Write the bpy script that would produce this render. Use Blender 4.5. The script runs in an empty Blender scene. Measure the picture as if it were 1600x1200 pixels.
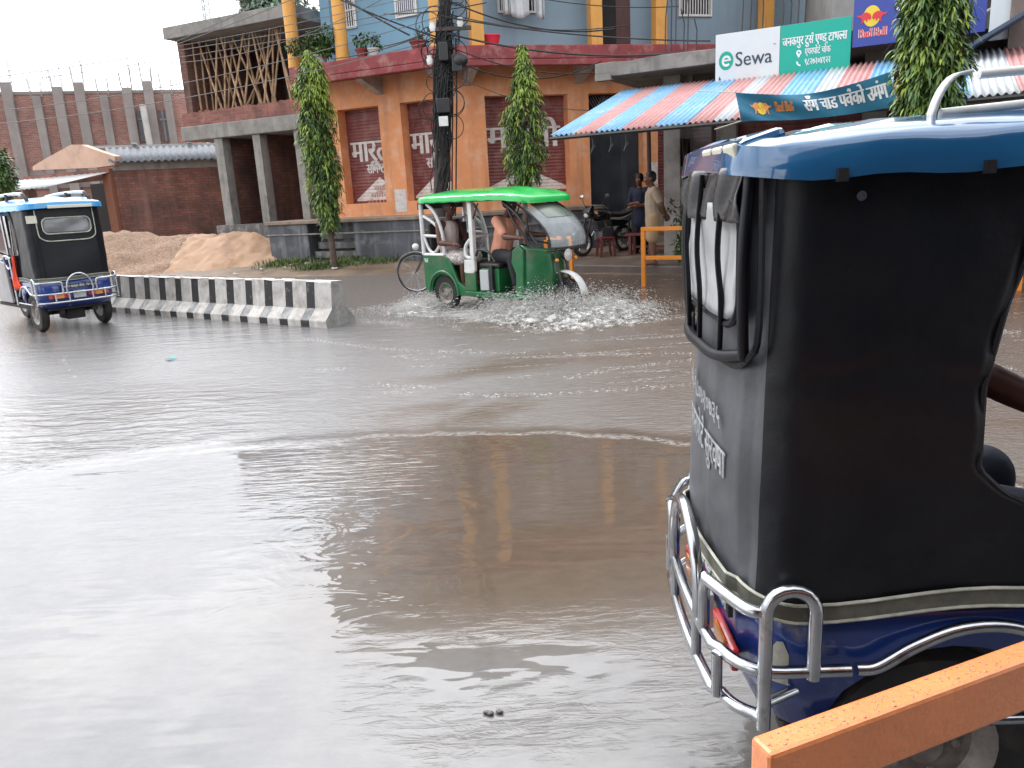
import bpy, bmesh, math, random
from mathutils import Vector, Matrix
random.seed(7)
PI = math.pi
scn = bpy.context.scene
COL = scn.collection
# ------------------------------------------------------------------ camera geometry (metres, z up, y away)
F = 1200.0; PITCH = math.radians(14.04); ROLL = 0.055; EYE = 1.65
_c, _s = math.cos(PITCH), math.sin(PITCH)
FW = Vector((0, _c, -_s)); _r0 = Vector((1, 0, 0)); _u0 = Vector((0, _s, _c))
RT = _r0*math.cos(ROLL) - _u0*math.sin(ROLL); UP = _u0*math.cos(ROLL) + _r0*math.sin(ROLL)
CAM = Vector((0, 0, EYE))
def ray(x, y): return RT*((x-800)/F) - UP*((y-600)/F) + FW
def gnd(x, y, z=0.0):
    d = ray(x, y); return CAM + d*((z-EYE)/d.z)
def aty(x, y, Y):
    d = ray(x, y); return CAM + d*(Y/d.y)
class Frame:
    """vertical plane: x along it to the right, y into the depth, z up"""
    def __init__(s, o, e):
        s.o = Vector((o[0], o[1], 0)); s.e = Vector((e[0], e[1], 0)).normalized(); s.d = Vector((-s.e.y, s.e.x, 0))
        s.rz = math.atan2(s.e.y, s.e.x)
    def w(s, x, y, z): return s.o + s.e*x + s.d*y + Vector((0, 0, z))
    def at(s, px, py, dy=0.0):
        r = ray(px, py); p0 = s.o + s.d*dy
        t = (p0-CAM).dot(s.d)/r.dot(s.d); p = CAM + r*t
        return (p-s.o).dot(s.e), p.z
    def x(s, px, py, dy=0.0): return s.at(px, py, dy)[0]
    def z(s, px, py, dy=0.0): return s.at(px, py, dy)[1]
# ------------------------------------------------------------------ mesh collector
class MB:
    def __init__(s): s.v = []; s.f = []; s.m = []; s.mi = 0
    def add(s, vs, fs):
        b = len(s.v); s.v += [tuple(v) for v in vs]
        for f in fs: s.f.append(tuple(i+b for i in f)); s.m.append(s.mi)
        return s
    def box(s, x0, x1, y0, y1, z0, z1, M=None):
        vs = [Vector((x, y, z)) for z in (z0, z1) for y in (y0, y1) for x in (x0, x1)]
        if M is not None: vs = [M @ v for v in vs]
        return s.add(vs, [(0,2,3,1),(4,5,7,6),(0,1,5,4),(2,6,7,3),(0,4,6,2),(1,3,7,5)])
    def tube(s, pts, r, n=8, closed=False, r2=None, caps=True):
        pts = [Vector(p) for p in pts]; N = len(pts)
        if not hasattr(r, '__len__'): r = [r + ((r2 if r2 is not None else r)-r)*i/max(1, N-1) for i in range(N)]
        b = len(s.v); prev = None
        for i, p in enumerate(pts):
            if closed: t = pts[(i+1) % N] - pts[i-1]
            else: t = pts[min(i+1, N-1)] - pts[max(i-1, 0)]
            if t.length < 1e-9: t = Vector((0, 0, 1))
            t.normalize()
            if prev is None:
                a = Vector((0, 0, 1)) if abs(t.z) < .9 else Vector((1, 0, 0))
                u = t.cross(a).normalized()
            else:
                u = prev - t*prev.dot(t)
                u = u.normalized() if u.length > 1e-6 else t.orthogonal().normalized()
            prev = u; w = t.cross(u)
            for k in range(n):
                an = 2*PI*k/n; s.v.append(tuple(p + (u*math.cos(an) + w*math.sin(an))*r[i]))
        for i in range(N if closed else N-1):
            for k in range(n):
                a = b+i*n+k; a2 = b+i*n+(k+1) % n; j = ((i+1) % N)
                s.f.append((a, a2, b+j*n+(k+1) % n, b+j*n+k)); s.m.append(s.mi)
        if caps and not closed:
            s.f.append(tuple(b+k for k in range(n))[::-1]); s.m.append(s.mi)
            s.f.append(tuple(b+(N-1)*n+k for k in range(n))); s.m.append(s.mi)
        return s
    def prism(s, out, a, b, plane='xz', M=None):
        n = len(out)
        def mk(p, q):
            v = {'xz': (p[0], q, p[1]), 'yz': (q, p[0], p[1]), 'xy': (p[0], p[1], q)}[plane]
            v = Vector(v); return M @ v if M is not None else v
        vs = [mk(p, a) for p in out] + [mk(p, b) for p in out]
        return s.add(vs, [tuple(range(n)), tuple(range(2*n-1, n-1, -1))] + [(i, n+i, n+(i+1) % n, (i+1) % n) for i in range(n)])
    def ball(s, c, r, n=10, m=7, M=None):
        if not hasattr(r, '__len__'): r = (r, r, r)
        c = Vector(c); vs = []; fs = []
        for j in range(1, m):
            th = PI*j/m
            for i in range(n):
                ph = 2*PI*i/n; v = Vector((r[0]*math.sin(th)*math.cos(ph), r[1]*math.sin(th)*math.sin(ph), r[2]*math.cos(th)))
                vs.append((M @ v if M is not None else v) + c)
        t = Vector((0, 0, r[2])); 
        vs.append((M @ t if M is not None else t)+c); vs.append((M @ -t if M is not None else -t)+c)
        T = (m-1)*n
        for j in range(m-2):
            for i in range(n): fs.append((j*n+i, (j+1)*n+i, (j+1)*n+(i+1) % n, j*n+(i+1) % n))
        for i in range(n): fs.append((T, i, (i+1) % n)); fs.append((T+1, (m-2)*n+(i+1) % n, (m-2)*n+i))
        return s.add(vs, fs)
    def grid(s, fn, nu, nv, closeu=False):
        b = len(s.v)
        for j in range(nv+1):
            for i in range(nu if closeu else nu+1): s.v.append(tuple(fn(i/nu, j/nv)))
        W = nu if closeu else nu+1
        for j in range(nv):
            for i in range(nu):
                s.f.append((b+j*W+i, b+j*W+(i+1) % W, b+(j+1)*W+(i+1) % W, b+(j+1)*W+i)); s.m.append(s.mi)
        return s
    def lathe(s, prof, c, axis='z', n=20):
        c = Vector(c)
        def fn(u, v):
            k = v*(len(prof)-1); i = int(round(k)); r, h = prof[i]; a = 2*PI*u
            p = {'z': (r*math.cos(a), r*math.sin(a), h), 'y': (r*math.cos(a), h, r*math.sin(a)), 'x': (h, r*math.cos(a), r*math.sin(a))}[axis]
            return c + Vector(p)
        return s.grid(fn, n, len(prof)-1, closeu=True)
    def build(s, name, mats, parent=None, smooth=None, bevel=0, solid=0, sub=0, loc=None, off=-1):
        me = bpy.data.meshes.new(name); me.from_pydata(s.v, [], s.f); me.validate(); 
        if not isinstance(mats, (list, tuple)): mats = [mats]
        for m in mats: me.materials.append(m)
        if len(mats) > 1: me.polygons.foreach_set('material_index', s.m[:len(me.polygons)])
        bm = bmesh.new(); bm.from_mesh(me); bmesh.ops.recalc_face_normals(bm, faces=bm.faces) if not solid else None
        bm.to_mesh(me); bm.free()
        if smooth is not None:
            me.polygons.foreach_set('use_smooth', [True]*len(me.polygons)); me.set_sharp_from_angle(angle=math.radians(smooth))
        o = bpy.data.objects.new(name, me); COL.objects.link(o)
        if parent is not None: o.parent = parent
        if loc is not None: o.location = loc
        if solid:
            md = o.modifiers.new('s', 'SOLIDIFY'); md.thickness = solid; md.offset = off
        if bevel:
            md = o.modifiers.new('b', 'BEVEL'); md.width = bevel; md.segments = 2; md.limit_method = 'ANGLE'; md.angle_limit = math.radians(40)
        if sub:
            md = o.modifiers.new('u', 'SUBSURF'); md.levels = sub; md.render_levels = sub
        return o
def spline(pts, n=6, closed=False):
    P = [Vector(p) for p in pts]; N = len(P); out = []
    for i in range(N if closed else N-1):
        g = (lambda k: P[k % N]) if closed else (lambda k: P[min(max(k, 0), N-1)])
        a, b, c, d = g(i-1), g(i), g(i+1), g(i+2)
        for j in range(n):
            t = j/n
            out.append(.5*((2*b) + (c-a)*t + (2*a-5*b+4*c-d)*t*t + (3*b-a-3*c+d)*t**3))
    if not closed: out.append(P[-1])
    return out
def tag(o, label=None, cat=None, group=None, kind=None):
    if label: o['label'] = label
    if cat: o['category'] = cat
    if group: o['group'] = group
    if kind: o['kind'] = kind
    return o
def empty(name, loc, rz=0, label=None, cat=None, group=None):
    o = bpy.data.objects.new(name, None); COL.objects.link(o); o.location = loc; o.rotation_euler = (0, 0, rz); o.empty_display_size = .2
    return tag(o, label, cat, group)
def copy_tree(o, parent=None):
    c = o.copy(); COL.objects.link(c)
    if parent is not None: c.parent = parent
    for ch in list(o.children): copy_tree(ch, c)
    return c
# ------------------------------------------------------------------ materials
def nt(m): return m.node_tree.nodes, m.node_tree.links
def ramp(N, stops):
    r = N.new('ShaderNodeValToRGB'); e = r.color_ramp.elements
    e[0].position, e[0].color = stops[0][0], (*stops[0][1], 1) if len(stops[0][1]) == 3 else stops[0][1]
    e[1].position, e[1].color = stops[-1][0], (*stops[-1][1], 1)
    for p, c in stops[1:-1]:
        x = e.new(p); x.color = (*c, 1)
    return r
def noise(N, L, vec, scale, detail=4, rough=.55, dist=0):
    n = N.new('ShaderNodeTexNoise'); n.inputs['Scale'].default_value = scale; n.inputs['Detail'].default_value = detail
    n.inputs['Roughness'].default_value = rough; n.inputs['Distortion'].default_value = dist
    L.new(vec, n.inputs['Vector']); return n
def mixc(N, L, fac, a, b, mode='MIX'):
    x = N.new('ShaderNodeMix'); x.data_type = 'RGBA'; x.blend_type = mode
    for s, v in ((0, fac), (6, a), (7, b)):
        if hasattr(v, 'is_output') or isinstance(v, bpy.types.NodeSocket): L.new(v, x.inputs[s])
        else: x.inputs[s].default_value = v if s == 0 else (*v, 1)
    return x.outputs[2]
def math_(N, L, op, a, b=0.0, c=0.0, clamp=False):
    x = N.new('ShaderNodeMath'); x.operation = op; x.use_clamp = clamp
    for i, v in enumerate((a, b, c)):
        if isinstance(v, bpy.types.NodeSocket): L.new(v, x.inputs[i])
        else: x.inputs[i].default_value = v
    return x.outputs[0]
MATS = {}
def mat(name, c, rough=.6, metal=0, var=.15, vs=3, bump=0, bs=40, spec=.5, coat=0, dirt=None, brick=None, streak=None, trans=0, stretch=None):
    if name in MATS: return MATS[name]
    m = bpy.data.materials.new(name); m.use_nodes = True; N, L = nt(m); b = N['Principled BSDF']; MATS[name] = m
    tc = N.new('ShaderNodeTexCoord'); vec = tc.outputs['Object']
    if stretch:
        mp = N.new('ShaderNodeMapping'); mp.inputs['Scale'].default_value = stretch; L.new(vec, mp.inputs['Vector']); vec = mp.outputs[0]
    h = None
    if brick:
        sp = N.new('ShaderNodeSeparateXYZ'); L.new(tc.outputs['Object'], sp.inputs[0])
        ad = math_(N, L, 'ADD', sp.outputs[0], sp.outputs[1])
        cb = N.new('ShaderNodeCombineXYZ'); L.new(ad, cb.inputs[0]); L.new(sp.outputs[2], cb.inputs[1])
        nz = noise(N, L, tc.outputs['Object'], 9, 3)
        jit = N.new('ShaderNodeVectorMath'); jit.operation = 'MULTIPLY_ADD'; L.new(nz.outputs['Color'], jit.inputs[0]); jit.inputs[1].default_value = (.02, .02, .02); L.new(cb.outputs[0], jit.inputs[2])
        bt = N.new('ShaderNodeTexBrick'); L.new(jit.outputs[0], bt.inputs['Vector'])
        bt.inputs['Color1'].default_value = (*c, 1); bt.inputs['Color2'].default_value = (*[x*.62 for x in c], 1); bt.inputs['Mortar'].default_value = (*brick['mortar'], 1)
        bt.inputs['Scale'].default_value = 1; bt.inputs['Brick Width'].default_value = .24; bt.inputs['Row Height'].default_value = .085; bt.inputs['Mortar Size'].default_value = .011; bt.inputs['Mortar Smooth'].default_value = .3
        base = bt.outputs['Color']; h = bt.outputs['Fac']
    else:
        rgb = N.new('ShaderNodeRGB'); rgb.outputs[0].default_value = (*c, 1); base = rgb.outputs[0]
    n1 = noise(N, L, vec, vs, 6, .6)
    r1 = ramp(N, [(.25, (1-var*1.6,)*3), (.75, (1+var,)*3)]); L.new(n1.outputs['Fac'], r1.inputs[0])
    col = mixc(N, L, 1.0, base, r1.outputs[0], 'MULTIPLY')
    if dirt:
        n2 = noise(N, L, vec, dirt[2], 8, .65); lo = 1-dirt[1]
        r2 = ramp(N, [(max(0, lo-.15), (0, 0, 0)), (min(1, lo+.1), (1, 1, 1))]); L.new(n2.outputs['Fac'], r2.inputs[0])
        col = mixc(N, L, r2.outputs[0], col, dirt[0])
    if streak:   # weather runs: noise stretched along z
        mp = N.new('ShaderNodeMapping'); mp.inputs['Scale'].default_value = (streak[2], streak[2], streak[2]*.08); L.new(tc.outputs['Object'], mp.inputs['Vector'])
        n3 = noise(N, L, mp.outputs[0], 1, 5, .6); r3 = ramp(N, [(.5, (0, 0, 0)), (.72, (1, 1, 1))]); L.new(n3.outputs['Fac'], r3.inputs[0])
        f = math_(N, L, 'MULTIPLY', r3.outputs[0], streak[1]); col = mixc(N, L, f, col, streak[0])
    L.new(col, b.inputs['Base Color'])
    rr = N.new('ShaderNodeMapRange'); L.new(n1.outputs['Fac'], rr.inputs[0]); rr.inputs[3].default_value = max(.02, rough*.8); rr.inputs[4].default_value = min(1, rough*1.2); L.new(rr.outputs[0], b.inputs['Roughness'])
    b.inputs['Metallic'].default_value = metal; b.inputs['Specular IOR Level'].default_value = spec; b.inputs['Coat Weight'].default_value = coat
    if trans: b.inputs['Transmission Weight'].default_value = trans
    if bump or h is not None:
        bp = N.new('ShaderNodeBump'); bp.inputs['Distance'].default_value = .01; n4 = noise(N, L, vec, bs, 5, .6)
        if h is not None:
            hh = math_(N, L, 'MULTIPLY_ADD', h, -1.0, n4.outputs['Fac']); L.new(hh, bp.inputs['Height']); bp.inputs['Strength'].default_value = max(bump, .6)
        else: L.new(n4.outputs['Fac'], bp.inputs['Height']); bp.inputs['Strength'].default_value = bump
        L.new(bp.outputs[0], b.inputs['Normal'])
    return m
def glassmat(name, tint=(.8, .85, .85), opac=.25, rough=.08):
    if name in MATS: return MATS[name]
    m = bpy.data.materials.new(name); m.use_nodes = True; N, L = nt(m); b = N['Principled BSDF']; MATS[name] = m
    b.inputs['Base Color'].default_value = (*tint, 1); b.inputs['Roughness'].default_value = rough
    tr = N.new('ShaderNodeBsdfTransparent'); tr.inputs[0].default_value = (*[min(1, .6+.4*x) for x in tint], 1)
    tc = N.new('ShaderNodeTexCoord'); nz = noise(N, L, tc.outputs['Object'], 6, 5)
    f = math_(N, L, 'MULTIPLY_ADD', nz.outputs['Fac'], .25, opac-.1, clamp=True)
    mx = N.new('ShaderNodeMixShader'); L.new(f, mx.inputs[0]); L.new(tr.outputs[0], mx.inputs[1]); L.new(b.outputs[0], mx.inputs[2])
    L.new(mx.outputs[0], N['Material Output'].inputs[0]); return m
ORANGE = mat('orange_wall_paint', (.80, .33, .145), .75, var=.12, vs=1.2, bump=.2, bs=60, dirt=((.82, .49, .33), .37, 2.2), streak=((.42, .19, .10), .5, 4))
AMBER = mat('amber_column_paint', (.68, .34, .08), .7, var=.1, vs=4, bump=.1, streak=((.5, .2, .06), .4, 9))
MAROON = mat('maroon_slab_paint', (.27, .05, .055), .75, var=.2, vs=2.5, bump=.2, dirt=((.42, .2, .18), .36, 3.5), streak=((.12, .03, .03), .5, 6))
BLUEW = mat('sky_blue_wall_paint', (.22, .40, .54), .8, var=.06, vs=.8, bump=.08, streak=((.14, .26, .36), .3, 3))
SHADEBLUE = mat('shaded_blue_wall_paint', (.235, .33, .40), .8, var=.06, vs=.8, bump=.08, streak=((.15, .2, .25), .3, 3))  # same blue wall, greyed copy painted for the less lit right facade
CONC = mat('weathered_concrete', (.27, .255, .235), .85, var=.22, vs=2.0, bump=.35, bs=35, dirt=((.12, .11, .10), .36, 3), streak=((.10, .095, .09), .5, 5))
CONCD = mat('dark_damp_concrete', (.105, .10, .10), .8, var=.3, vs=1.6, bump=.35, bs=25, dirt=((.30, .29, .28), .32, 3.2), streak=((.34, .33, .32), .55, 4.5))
PLINTH = mat('grey_painted_plinth', (.085, .088, .10), .75, var=.3, vs=1.3, bump=.3, bs=25, dirt=((.26, .26, .28), .31, 2.4), streak=((.30, .30, .33), .6, 3.4))
SCREED = mat('worn_cement_floor', (.29, .22, .17), .85, var=.25, vs=2.4, bump=.3, dirt=((.16, .12, .1), .4, 3))
BRICK = mat('red_brickwork', (.35, .13, .10), .9, var=.3, vs=1.3, brick={'mortar': (.21, .15, .13)}, dirt=((.10, .045, .04), .38, 1.5))
BRICKD = mat('dark_damp_brickwork', (.28, .115, .085), .9, var=.35, vs=.9, brick={'mortar': (.12, .075, .06)}, dirt=((.055, .035, .032), .44, .7), streak=((.36, .20, .16), .35, 2))
BRICKF = mat('far_brickwork', (.43, .20, .16), .9, var=.25, vs=.7, brick={'mortar': (.40, .32, .29)}, dirt=((.30, .17, .14), .38, .8))
CONCF = mat('far_concrete', (.25, .225, .215), .9, var=.18, vs=1, bump=.2, streak=((.15, .13, .125), .5, 2))
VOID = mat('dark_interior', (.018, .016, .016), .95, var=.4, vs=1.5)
SHUT = mat('maroon_roller_shutter', (.20, .05, .046), .5, metal=.0, var=.25, vs=1.4, bump=.05, dirt=((.28, .14, .125), .38, 4), streak=((.30, .16, .14), .3, 6))
WPAINT = mat('chalky_white_paint', (.70, .66, .63), .8, var=.15, vs=5, dirt=((.42, .31, .28), .33, 9))
TIMBER = mat('bamboo_timber', (.50, .33, .20), .8, var=.3, vs=6, bump=.3, dirt=((.2, .11, .06), .38, 5))
BLACKM = mat('black_metal', (.02, .02, .022), .4, var=.3, vs=6)
RUBBER = mat('tyre_rubber', (.018, .018, .019), .75, var=.3, vs=9, bump=.3, bs=60, dirt=((.07, .055, .045), .33, 6))
CHROME = mat('wet_steel_tube', (.52, .54, .57), .2, metal=1, var=.15, vs=12, dirt=((.16, .11, .085), .3, 22))
WHITEP = mat('white_enamel', (.70, .70, .68), .35, var=.08, vs=6, coat=.3, dirt=((.40, .36, .31), .3, 9))
WIREG = mat('grey_sky_cable', (.16, .16, .165), .6, var=.2, vs=3)
WIREM = mat('black_cable', (.012, .012, .013), .6, var=.2, vs=3)
RAILO = mat('orange_rail_enamel', (.80, .25, .085), .38, var=.08, vs=9, bump=.25, bs=70, coat=.4, dirt=((.72, .21, .065), .30, 40), spec=.5)
RAILF = mat('orange_far_rail_enamel', (.78, .26, .03), .45, var=.1, vs=5)
GLASS = glassmat('smeared_clear_plastic', (.75, .8, .82), .3, .1)
# ------------------------------------------------------------------ lettering
def glyphs(txt, size=1.0, font=None):
    cu = bpy.data.curves.new('txt', 'FONT'); cu.body = txt; cu.size = size; cu.resolution_u = 3
    o = bpy.data.objects.new('txt', cu); COL.objects.link(o)
    bpy.context.view_layer.update()
    me = bpy.data.meshes.new_from_object(o.evaluated_get(bpy.context.evaluated_depsgraph_get()))
    V = [v.co.copy() for v in me.vertices]; Fc = [tuple(p.vertices) for p in me.polygons]
    bpy.data.objects.remove(o); bpy.data.curves.remove(cu); bpy.data.meshes.remove(me)
    return V, Fc
def clipx(V, Fc, xmax):
    bm = bmesh.new(); vs = [bm.verts.new(v) for v in V]
    for f in Fc:
        try: bm.faces.new([vs[i] for i in f])
        except ValueError: pass
    bmesh.ops.bisect_plane(bm, geom=bm.verts[:]+bm.edges[:]+bm.faces[:], plane_co=(xmax, 0, 0), plane_no=(1, 0, 0), clear_outer=True)
    bm.verts.index_update(); V2 = [v.co.copy() for v in bm.verts]; F2 = [tuple(v.index for v in f.verts) for f in bm.faces]; bm.free(); return V2, F2
def lettering(txt, size=1.0):
    """Devanagari / Latin to flat triangles. After a letter: ~ half form, ^ reph hook above, _ subscript ra"""
    V = []; Fc = []; x = 0.0
    def put(v, f):
        b = len(V); V.extend(v); Fc.extend(tuple(i+b for i in q) for q in f)
    runs = []; cur = ''
    for ch in txt:
        if ch in '~^_': runs.append((cur, ch)); cur = ''
        else: cur += ch
    runs.append((cur, ''))
    for run, mk in runs:
        if mk == '~' and len(run) > 1: parts = [(run[:-1], ''), (run[-1], '~')]
        else: parts = [(run, mk)]
        for r, k in parts:
            if not r: continue
            lead = len(r)-len(r.lstrip(' ')); x += lead*.26*size; r = r.lstrip(' ')
            if not r: continue
            v, f = glyphs(r, size)
            if not v: continue
            w = max(p.x for p in v)
            if k == '~': v, f = clipx(v, f, w*.60); w *= .60
            v = [Vector((p.x+x, p.y, 0)) for p in v]; put(v, f)
            if k == '^':
                ctr = [(x+w-.26*size, .70*size), (x+w-.23*size, .80*size), (x+w-.13*size, .80*size), (x+w-.07*size, .66*size)]
                for a in range(3):
                    p, q = Vector((*ctr[a], 0)), Vector((*ctr[a+1], 0)); t = (q-p).normalized(); nn = Vector((-t.y, t.x, 0))*.028*size
                    put([p+nn, p-nn, q-nn, q+nn], [(0, 1, 2, 3)])
            if k == '_':
                for sx in (-1, 1):
                    p, q = Vector((x+w*.45, -.02*size, 0)), Vector((x+w*.45+sx*.13*size, -.17*size, 0)); nn = Vector((.03*size, 0, 0))
                    put([p+nn, p-nn, q-nn, q+nn], [(0, 1, 2, 3)])
            x += w; x += (len(r)-len(r.rstrip(' ')))*.26*size
    return V, Fc, x
def write(mb, txt, x0, z0, size, y, width=None, bold=0.012, M=None, tilt=0.0, plane='xz', italic=0):
    V, Fc, w = lettering(txt, size)
    if not V: return 0
    sx = width/w if width else 1.0
    for k, dx in enumerate((0, bold*size, -bold*size)):
        vs = []
        for p in V:
            u = p.x*sx + dx + italic*p.y; h = p.y
            a = u*math.cos(tilt)-h*math.sin(tilt); b = u*math.sin(tilt)+h*math.cos(tilt)
            q = Vector((x0+a, y-.0008*k, z0+b)); vs.append(M @ q if M is not None else q)
        mb.add(vs, Fc)
        if not bold: break
    return w*sx
# ================================================================== sky and light
SUN_AZ = math.radians(-62); SUN_EL = math.radians(42)      # azimuth from +y, clockwise positive
sdir = Vector((math.sin(SUN_AZ)*math.cos(SUN_EL), math.cos(SUN_AZ)*math.cos(SUN_EL), math.sin(SUN_EL)))
wd = bpy.data.worlds.new('World'); scn.world = wd; wd.use_nodes = True; N, L = wd.node_tree.nodes, wd.node_tree.links
bg = N['Background']; bg.inputs['Strength'].default_value = .1
sky = N.new('ShaderNodeTexSky'); sky.sky_type = 'NISHITA'; sky.sun_disc = False; sky.sun_elevation = SUN_EL; sky.sun_rotation = SUN_AZ; sky.dust_density = 2.5
tc = N.new('ShaderNodeTexCoord'); nv = N.new('ShaderNodeVectorMath'); nv.operation = 'NORMALIZE'; L.new(tc.outputs['Generated'], nv.inputs[0])
dt = N.new('ShaderNodeVectorMath'); dt.operation = 'DOT_PRODUCT'; L.new(nv.outputs[0], dt.inputs[0])
g = Vector((math.sin(math.radians(-16))*math.cos(math.radians(51)), math.cos(math.radians(-16))*math.cos(math.radians(51)), math.sin(math.radians(51)))); dt.inputs[1].default_value = g
d0 = math_(N, L, 'MAXIMUM', dt.outputs['Value'], 0.0); lobe = math_(N, L, 'POWER', d0, 9.0)
mp = N.new('ShaderNodeMapping'); mp.inputs['Scale'].default_value = (1, 1, 2.4); L.new(nv.outputs[0], mp.inputs['Vector'])
cn = noise(N, L, mp.outputs[0], 2.3, 7, .55); cr = ramp(N, [(.3, (.50, .54, .61)), (.5, (.88, .90, .94)), (.68, (1.18, 1.17, 1.15))]); L.new(cn.outputs['Fac'], cr.inputs[0])
amp = math_(N, L, 'MULTIPLY_ADD', lobe, 58.0, 22.0)
cv = N.new('ShaderNodeVectorMath'); cv.operation = 'SCALE'; L.new(cr.outputs[0], cv.inputs[0]); L.new(amp, cv.inputs['Scale'])
cov = math_(N, L, 'MULTIPLY_ADD', cn.outputs['Fac'], .4, .74, clamp=True)
L.new(mixc(N, L, cov, sky.outputs[0], cv.outputs[0]), bg.inputs['Color'])
sl = bpy.data.lights.new('sun', 'SUN'); sl.energy = 1.3; sl.angle = math.radians(14); sl.color = (1, .96, .90)
so = bpy.data.objects.new('sun', sl); COL.objects.link(so); so.rotation_euler = (-sdir).to_track_quat('-Z', 'Y').to_euler()
# ================================================================== ground, flood water
vl = [gnd(-900, 470), gnd(-300, 452), gnd(60, 440), gnd(180, 433), gnd(400, 433), gnd(560, 430), gnd(650, 428), gnd(760, 428), gnd(905, 427), gnd(1080, 430)]
VL = [(-60, 34)] + [(p.x, p.y) for p in vl if p.y < 60 and p.y > 0] + [(8, 10.3), (14, 5.5), (22, 0)]
VL.sort()
def shore(x):
    for (a, b), (c, d) in zip(VL, VL[1:]):
        if a <= x <= c: return b+(d-b)*(x-a)/(c-a)
    return VL[0][1] if x < VL[0][0] else VL[-1][1]
def hsh(x, y): 
    v = math.sin(x*12.9898+y*78.233)*43758.5453; return v-math.floor(v)
def vnoise(x, y):
    i, j = math.floor(x), math.floor(y); u, v = x-i, y-j; u = u*u*(3-2*u); v = v*v*(3-2*v)
    return (hsh(i, j)*(1-u)+hsh(i+1, j)*u)*(1-v)+(hsh(i, j+1)*(1-u)+hsh(i+1, j+1)*u)*v
def fbm(x, y, o=4): return sum(vnoise(x*2**k+k*7, y*2**k+k*3)*.5**(k+1) for k in range(o))
def heap(x, y):
    z = 0
    for cx, cy, h, r in ((-11.4, 23.0, 1.25, 2.3), (-9.2, 23.0, 1.0, 2.1), (-7.0, 22.7, 1.22, 2.1), (-13.6, 24.0, .7, 2.2)):
        d = math.hypot((x-cx)/1.15, y-cy)/r
        if d < 1.6: z = max(z, h*(1-d/1.25) if d > .3 else h*(1-.3/1.25-(.0))*1.0 + .02*(1-d/.3)) if d < 1.25 else z
    return z
def gz(x, y):
    s = y-shore(x) + .5*(fbm(x*.9, y*.9)-.47)
    if s < 0: return max(-.12, s*.12)
    return min(.16, s*.10) + .05*(fbm(x*1.7+9, y*1.7)-.47) + .03*min(1, s*.3)
m = MB(); xs = [-250, -120, -60, -40] + [-30+.5*i for i in range(101)] + [30, 60, 120, 250]; ys = [-200, -60, -20, -5, 0, 4, 8] + [10+.4*i for i in range(60)] + [36, 40, 60, 120, 300]
vv = []
for y in ys:
    for x in xs: vv.append((x, y, gz(x, y) if -40 < x < 30 and y < 40 else (-.12 if y < 12 and y < shore(max(-60, min(22, x))) else .1)))
W_ = len(xs); m.add(vv, [(j*W_+i, j*W_+i+1, (j+1)*W_+i+1, (j+1)*W_+i) for j in range(len(ys)-1) for i in range(W_-1)])
MUD = mat('wet_earth', (.22, .155, .105), .65, var=.3, vs=1.4, bump=.5, bs=14, dirt=((.12, .085, .06), .42, 1.1))
tag(m.build('ground', MUD, None, smooth=60), kind='structure')
# sand and gravel heaps
def heap_obj(name, label, x0, x1, y0, y1, m_, amp=.08):
    n = 60; b = MB()
    def fn(u, v):
        x, y = x0+(x1-x0)*u, y0+(y1-y0)*v; h = heap(x, y); k = fbm(x*2.2, y*2.2)
        z = h + (amp*(k-.47)*2.2 + .10*(fbm(x*7, y*7)-.47) if h > .02 else 0)
        return (x, y, gz(x, y)-.06+z)
    b.grid(fn, n, n); o = b.build(name, m_, None, smooth=70); return tag(o, label, 'heap')
heap_obj('gravel_heap', 'brown gravel heap in front of the low brick shed, nearest the striped barrier end', -16.5, -9.0, 19.6, 26.4, mat('brown_gravel', (.30, .19, .125), .9, var=.45, vs=16, bump=1.0, bs=45, dirt=((.14, .09, .06), .42, 22)), .13)
heap_obj('sand_heap', 'smooth tan sand heap against the left end of the grey plinth', -9.05, -4.6, 19.6, 26.4, mat('tan_sand', (.40, .255, .165), .9, var=.2, vs=3, bump=.4, bs=60, dirt=((.24, .14, .085), .38, 2.2)), .10)
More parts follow.
